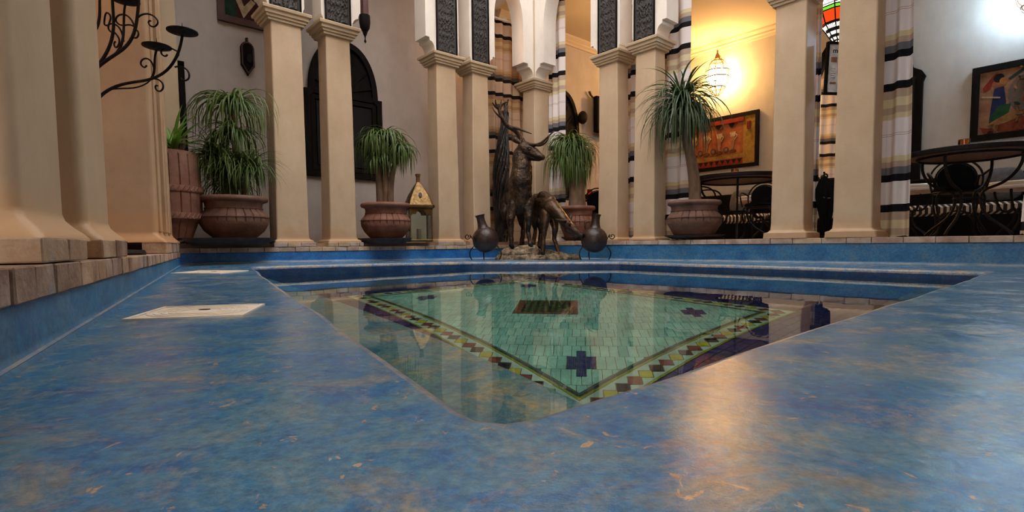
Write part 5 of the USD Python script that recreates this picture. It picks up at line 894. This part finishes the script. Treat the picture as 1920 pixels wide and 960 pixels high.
for i in range(len(tiers)-2):
    (h0, r0), (h1, r1) = tiers[i], tiers[i+1]
    for k in range(N8):
        a, b_, c_, d = ringpt(r0-.6, h0, k), ringpt(r0-.6, h0, k+1), ringpt(r1-.6, h1, k+1), ringpt(r1-.6, h1, k)
        if i in (1, 2, 3):
            n_ = 5; 
            for j in range(n_):
                f0, f1 = (j+.18)/n_, (j+.82)/n_; lo_, hi_ = .25, .75; L_ = lambda u_, v_: (a*(1-u_)+b_*u_)*(1-v_)+(d*(1-u_)+c_*u_)*v_
                part(p, 'small_pane', quad(L_(f0, lo_), L_(f1, lo_), L_(f1, hi_), L_(f0, hi_)), eg['w'], smooth=False)
            part(p, 'back_plate', quad(*[q+[0, 0, h0*s]+(x-q-[0, 0, h0*s])*[.94, .94, 1] for x in (a, b_, c_, d)]), M['iron'], smooth=False)
        elif i == 6:
            part(p, 'pane', quad(a, b_, c_, d), eg['w'], smooth=False); o_ = (a+b_+c_+d)/4; n_ = (o_-q)*[1, 1, 0]; n_ /= np.linalg.norm(n_)
            L_ = lambda u_, v_: (a*(1-u_)+b_*u_)*(1-v_)+(d*(1-u_)+c_*u_)*v_+n_*.006
            part(p, 'diamond_pane', quad(L_(.5, .12), L_(.85, .42), L_(.5, .72), L_(.15, .42)), eg['o'], 'orange diamond pane', smooth=False); part(p, 'lead', cat([tube([L_(0, .06), L_(1, .06)], .004, 4), tube([L_(0, .78), L_(1, .78)], .004, 4)]), M['iron'])
        else: part(p, 'pane', quad(a, b_, c_, d), eg[{0: 'w', 4: 'r', 5: 'g'}.get(i, 'w') if not (i == 4 and k % 4 == 3) else 'w'], smooth=False)
part(p, 'chain', tube([q+[0, 0, 160*s], [q[0], q[1], 4.13]], .008, 6), M['iron'], smooth=60)
yb_ = onpl(1565, 130, e2, B+.42)[1]; tl_, br_ = aty(1547, 80, yb_), aty(1600, 178, yb_); w_, h_ = (br_-tl_)[0], (tl_-br_)[2]; cm = np.array([(tl_[0]+br_[0])/2, yb_, br_[2]])
p = thing('menu_board', 'framed white menu board behind the wide column, under the stained-glass lantern', 'sign', (cm[0], cm[1], FL)); sk = trimesh.transformations.rotation_matrix(math.radians(-8), [0, 1, 0]); sk = np.eye(4)@trimesh.transformations.translation_matrix(cm)@trimesh.transformations.rotation_matrix(math.radians(2), [0, 1, 0])
fp = sbox(-w_/2, 0, w_/2, h_); up_ = trimesh.transformations.rotation_matrix(math.pi/2, [1, 0, 0])
bd_ = lambda n, g, d0, d1, mt, **k: part(p, n, xf(prism(g, d0, d1), sk@up_), M[mt], smooth=False, **k)
bd_('frame', fp.difference(fp.buffer(-.022, join_style=2)), -.01, .02, 'wood_b'); bd_('sheet', fp.buffer(-.02, join_style=2), 0, .006, 'p_white')
tm = meshkit.text_mesh('menu', .042, .002, True); tm.apply_translation([-w_/2+.062, h_-.105, .006]); part(p, 'lettering', xf(tm, sk@up_), M['p_black'], smooth=False)
for k, (zz, hh) in enumerate(((.62, .05), (.20, .022))): bd_('printed_block', sbox(-w_/2+.05, h_*zz, -w_/2+.11, h_*zz+hh), .006, .0075, 'p_tan')
for k in range(5): bd_('printed_line', sbox(-w_/2+.055, h_*.32+k*.022, -w_/2+.10-.01*(k % 2), h_*.32+k*.022+.004), .006, .0075, 'p_grey')
part(p, 'stand_pole', tube([(cm[0]+.06, cm[1]+.02, FL+.01), (cm[0]+.06, cm[1]+.02, cm[2]+.1)], .014, 8), M['iron'], smooth=60); part(p, 'stand_foot', mv(lathe([(0, 0), (.14, 0), (.13, .015), (0, .02)], 24), cm[0]+.06, cm[1]+.02, FL), M['iron'])
yq = onpl(1546, 440, e2, B+.34)[1]; s = yq/F; q = aty(1548, 447, yq); q[2] = FL; p = thing('folded_parasol', 'black folded parasol standing on its tip between the two wide columns', 'parasol', q)
n = 36; R = []
for z, r in ((8, 1.5), (14, 4), (30, 8), (55, 12), (75, 14.5), (90, 14), (102, 10), (110, 5), (114, 2)):
    R.append([(q[0]-(z-8)*.05*s+r*s*(1+.16*math.sin(9*t))*math.cos(t), q[1]+r*s*(1+.16*math.sin(9*t))*math.sin(t), FL+z*s) for t in np.linspace(0, 2*math.pi, n, endpoint=False)])
cn_ = part(p, 'canopy', loft(R), M['blackcloth'], smooth=50); part(p, 'pole', tube([q, q+[-6*s, 0, 122*s]], .009, 6), M['iron'], smooth=60); part(p, 'foot', tube([q+[-9*s, 0, 3*s], q+[1*s, 0, 3*s]], .006, 5), M['iron'], smooth=60)
for k in range(5): t0 = k*1.25; part(p, 'rib_end', tube(scroll(q+[-7*s+4*s*math.cos(t0), 3*s*math.sin(t0), (104+2.5*k)*s], 5*s, t0, .9, (1, 0, 0), UZ, 12, .4), .008, 5), M['iron'], smooth=60)
part(cn_, 'tie_strap', tube([q+[8*s*math.cos(t)-5*s, 14*s*math.sin(t), (78+6*math.sin(t))*s] for t in np.linspace(3.4, 6.0, 10)], .008, 5), M['greycloth'], smooth=60)
# ================================================================ SKIMMER COVERS
def cover(px, lab):
    P = np.array([ondeck(x, y) for x, y in px]); c = P.mean(0); ex = (P[1]-P[0]+P[2]-P[3])/2; ey = (P[3]-P[0]+P[2]-P[1])/2; lx, ly = np.linalg.norm(ex), np.linalg.norm(ey); ex /= lx; ey = ey-ex*(ey@ex); ey /= np.linalg.norm(ey)
    Mx = np.eye(4); Mx[:3, 0] = ex; Mx[:3, 1] = ey; Mx[:3, 2] = np.cross(ex, ey); Mx[:3, 3] = c; p = thing('skimmer_cover', lab, 'access cover', c)
    r_ = lambda k: sbox(-lx/2+k, -ly/2+k, lx/2-k, ly/2-k); part(p, 'rim', prism(r_(0).difference(r_(.014)), -.004, .006, Mx), M['cover'], smooth=False); part(p, 'lid', prism(r_(.016), -.004, .0035, Mx), M['cover'], smooth=False)
    for k in range(5):
        g = affinity.scale(Point(0, 0).buffer(1, 24), lx*(.46-.06*k), ly*(.44-.06*k)); h = affinity.scale(Point(0, 0).buffer(1, 24), lx*(.46-.06*k)-.012, ly*(.44-.06*k)-.008); part(p, 'raised_ring', prism(g.difference(h), .0035, .0055, Mx), M['cover'], smooth=False)
    part(p, 'lifting_slot', prism(affinity.scale(Point(0, ly*.12).buffer(1, 12), lx*.055, ly*.03), .0036, .0058, Mx), M['slot'], smooth=False)
cover([(260, 600.5), (484, 592), (473, 573), (280, 579)], 'near cream plastic skimmer cover set in the blue deck'); cover([(347, 513), (441.5, 513), (440, 508.5), (350, 508.5)], 'far cream plastic skimmer cover near the end of the left deck')
# ================================================================ CANDELABRUM
YC = 3.05; K = lambda x, y, d=0.: aty(x, y, YC+d); s = YC/F; bq = aty(186, 470, YC); bq[2] = .186
p = thing('candelabrum', 'black wrought-iron floor candelabrum with scrolled arms behind the left columns', 'candelabrum', bq)
part(p, 'base', mv(lathe([(0, 0), (72*s, 0), (73*s, .012), (70*s, .03), (30*s, .035), (26*s, .05), (14*s, .10), (0, .12)], 40), *bq), M['iron'], smooth=40); part(p, 'pole', tube([bq+[0, 0, .05], K(158, -60)], .018, 8), M['iron'], smooth=60)
def arm(P, r=3.0, n=28): part(p, 'arm', tube(spline([K(*a) for a in P], n), np.linspace(r, r*.75, n)*s, 8), M['iron'], smooth=60)
def curl(P, r=1.5): part(p, 'scroll', tube(spline([K(*a) for a in P], 34), r*s, 6), M['iron'], smooth=60)
arm([(172, 200, 0), (192, 177), (215, 163), (245, 155), (283, 148, -.02), (310, 134, -.03), (328, 112, -.04), (337, 90, -.04), (342, 66, -.04)]); arm([(198, 170), (225, 166), (255, 164), (275, 156), (283, 149)], 1.6); arm([(283, 148), (289, 133), (290, 115), (294, 94)], 2.2)
arm([(170, 140), (188, 122), (215, 103), (235, 88), (250, 65), (257, 35), (260, 2), (261, -30)], 3.2); arm([(170, 135), (188, 117), (203, 92), (212, 60), (212, 20), (211, -25)], 3.0); arm([(216, 102), (228, 82), (232, 55), (235, 8)], 2.4); arm([(176, 60), (184, 45), (187, 10), (189, -20)], 2.6)
for P in ([(256, 40), (262, 30), (275, 26), (289, 31), (296, 42), (289, 50), (280, 46), (279, 40), (283, 39)], [(331, 108), (334, 98), (324, 92), (315, 88), (306, 92), (302, 98), (308, 105), (314, 102)], [(289, 130), (285, 118), (276, 110), (267, 112), (264, 119), (270, 126), (275, 122)], [(328, 126), (345, 127), (354, 137), (353, 148), (345, 151), (339, 146)], [(290, 148), (301, 152), (306, 163), (300, 171), (293, 168), (292, 161), (296, 161)],
          [(252, 62), (249, 42), (235, 28), (222, 29), (217, 37), (224, 46), (236, 47), (250, 49)], [(232, 78), (226, 56), (216, 46), (204, 46), (202, 50)], [(212, 62), (206, 40), (206, 28), (201, 24), (196, 36), (197, 47), (203, 47)], [(250, 56), (258, 58), (259, 67), (255, 71), (248, 66)], [(214, 60), (222, 70), (223, 82), (217, 89), (214, 83), (217, 78)]): curl(P)
for x, y, d, r in ((342, 60, -.04, 25), (294, 88, 0, 23.5), (236, 2, 0, 22), (261, -34, 0, 22), (211, -28, 0, 22)):
    c = K(x, y, d); part(p, 'drip_plate', mv(lathe([(0, -.016), (r*.5*s, -.012), (r*s, .0), (r*s, .005), (r*.5*s, -.005), (0, -.008)], 40), *c), M['iron'], smooth=50); part(p, 'pricket', mv(lathe([(0, -.01), (.004, -.01), (.001, .05), (0, .05)], 8), *c), M['iron'], smooth=50)
# ================================================================ LAMPS OUT OF SIGHT
def lantern_out(c, lab, bulb, r=.05):
    p = thing('ceiling_lantern', lab, 'lamp', c); c = np.array(c, float); part(p, 'bulb', mv(trimesh.creation.icosphere(2, r), *c), M[bulb], smooth=True)
    for k in range(6): t = k/6*6.283; part(p, 'rib', mv(tube([(.02*math.cos(t), .02*math.sin(t), .22), (.13*math.cos(t), .13*math.sin(t), .10), (.13*math.cos(t), .13*math.sin(t), -.12), (.02*math.cos(t), .02*math.sin(t), -.2)], .006, 5), *c), M['brass'])
    part(p, 'chain', tube([c+[0, 0, .2], [c[0], c[1], c[2]+.9]], .006, 5), M['iron'])
lantern_out(LP(2.75, .95)+UZ*2.5, 'warm hanging lamp hidden in the left gallery', 'bulb_w3', .06)
lantern_out(W(5.62, 7.0, 3.25), 'warm hanging lamp hidden behind the column right of the corner', 'bulb_w2')
lantern_out(W(A+.5, 4.98, 3.25), 'warm hanging lamp hidden behind the column left of the stag', 'bulb_w3', .035)

# ---------------------------------------------------------------- groups of repeats
GROUPS = dict(column='columns round the court', plant_pot='terracotta pots on the ledge', ponytail_palm='potted ponytail palms', plant_tray='trays under the pots', striped_curtain='striped curtains of the arcades', iron_chair='iron cafe chairs', iron_table='iron garden tables', cream_table='cream-topped tables', pillow='pillows on the banquette', jug='jugs beside the statues', jug_stand='stands of the jugs', skimmer_cover='skimmer covers in the deck', candle_glass='candle glasses on the tables', wall_sconce='salon wall lamps', wide_painting='salon paintings', rock_base='rocks under the statues', ceiling_lantern='hanging lamps out of sight')
import re
for p in stage.GetPrimAtPath('/World').GetChildren():
    g = GROUPS.get(re.sub(r'_\d{3}$', '', p.GetName()))
    if g: p.SetCustomDataByKey('group', g)
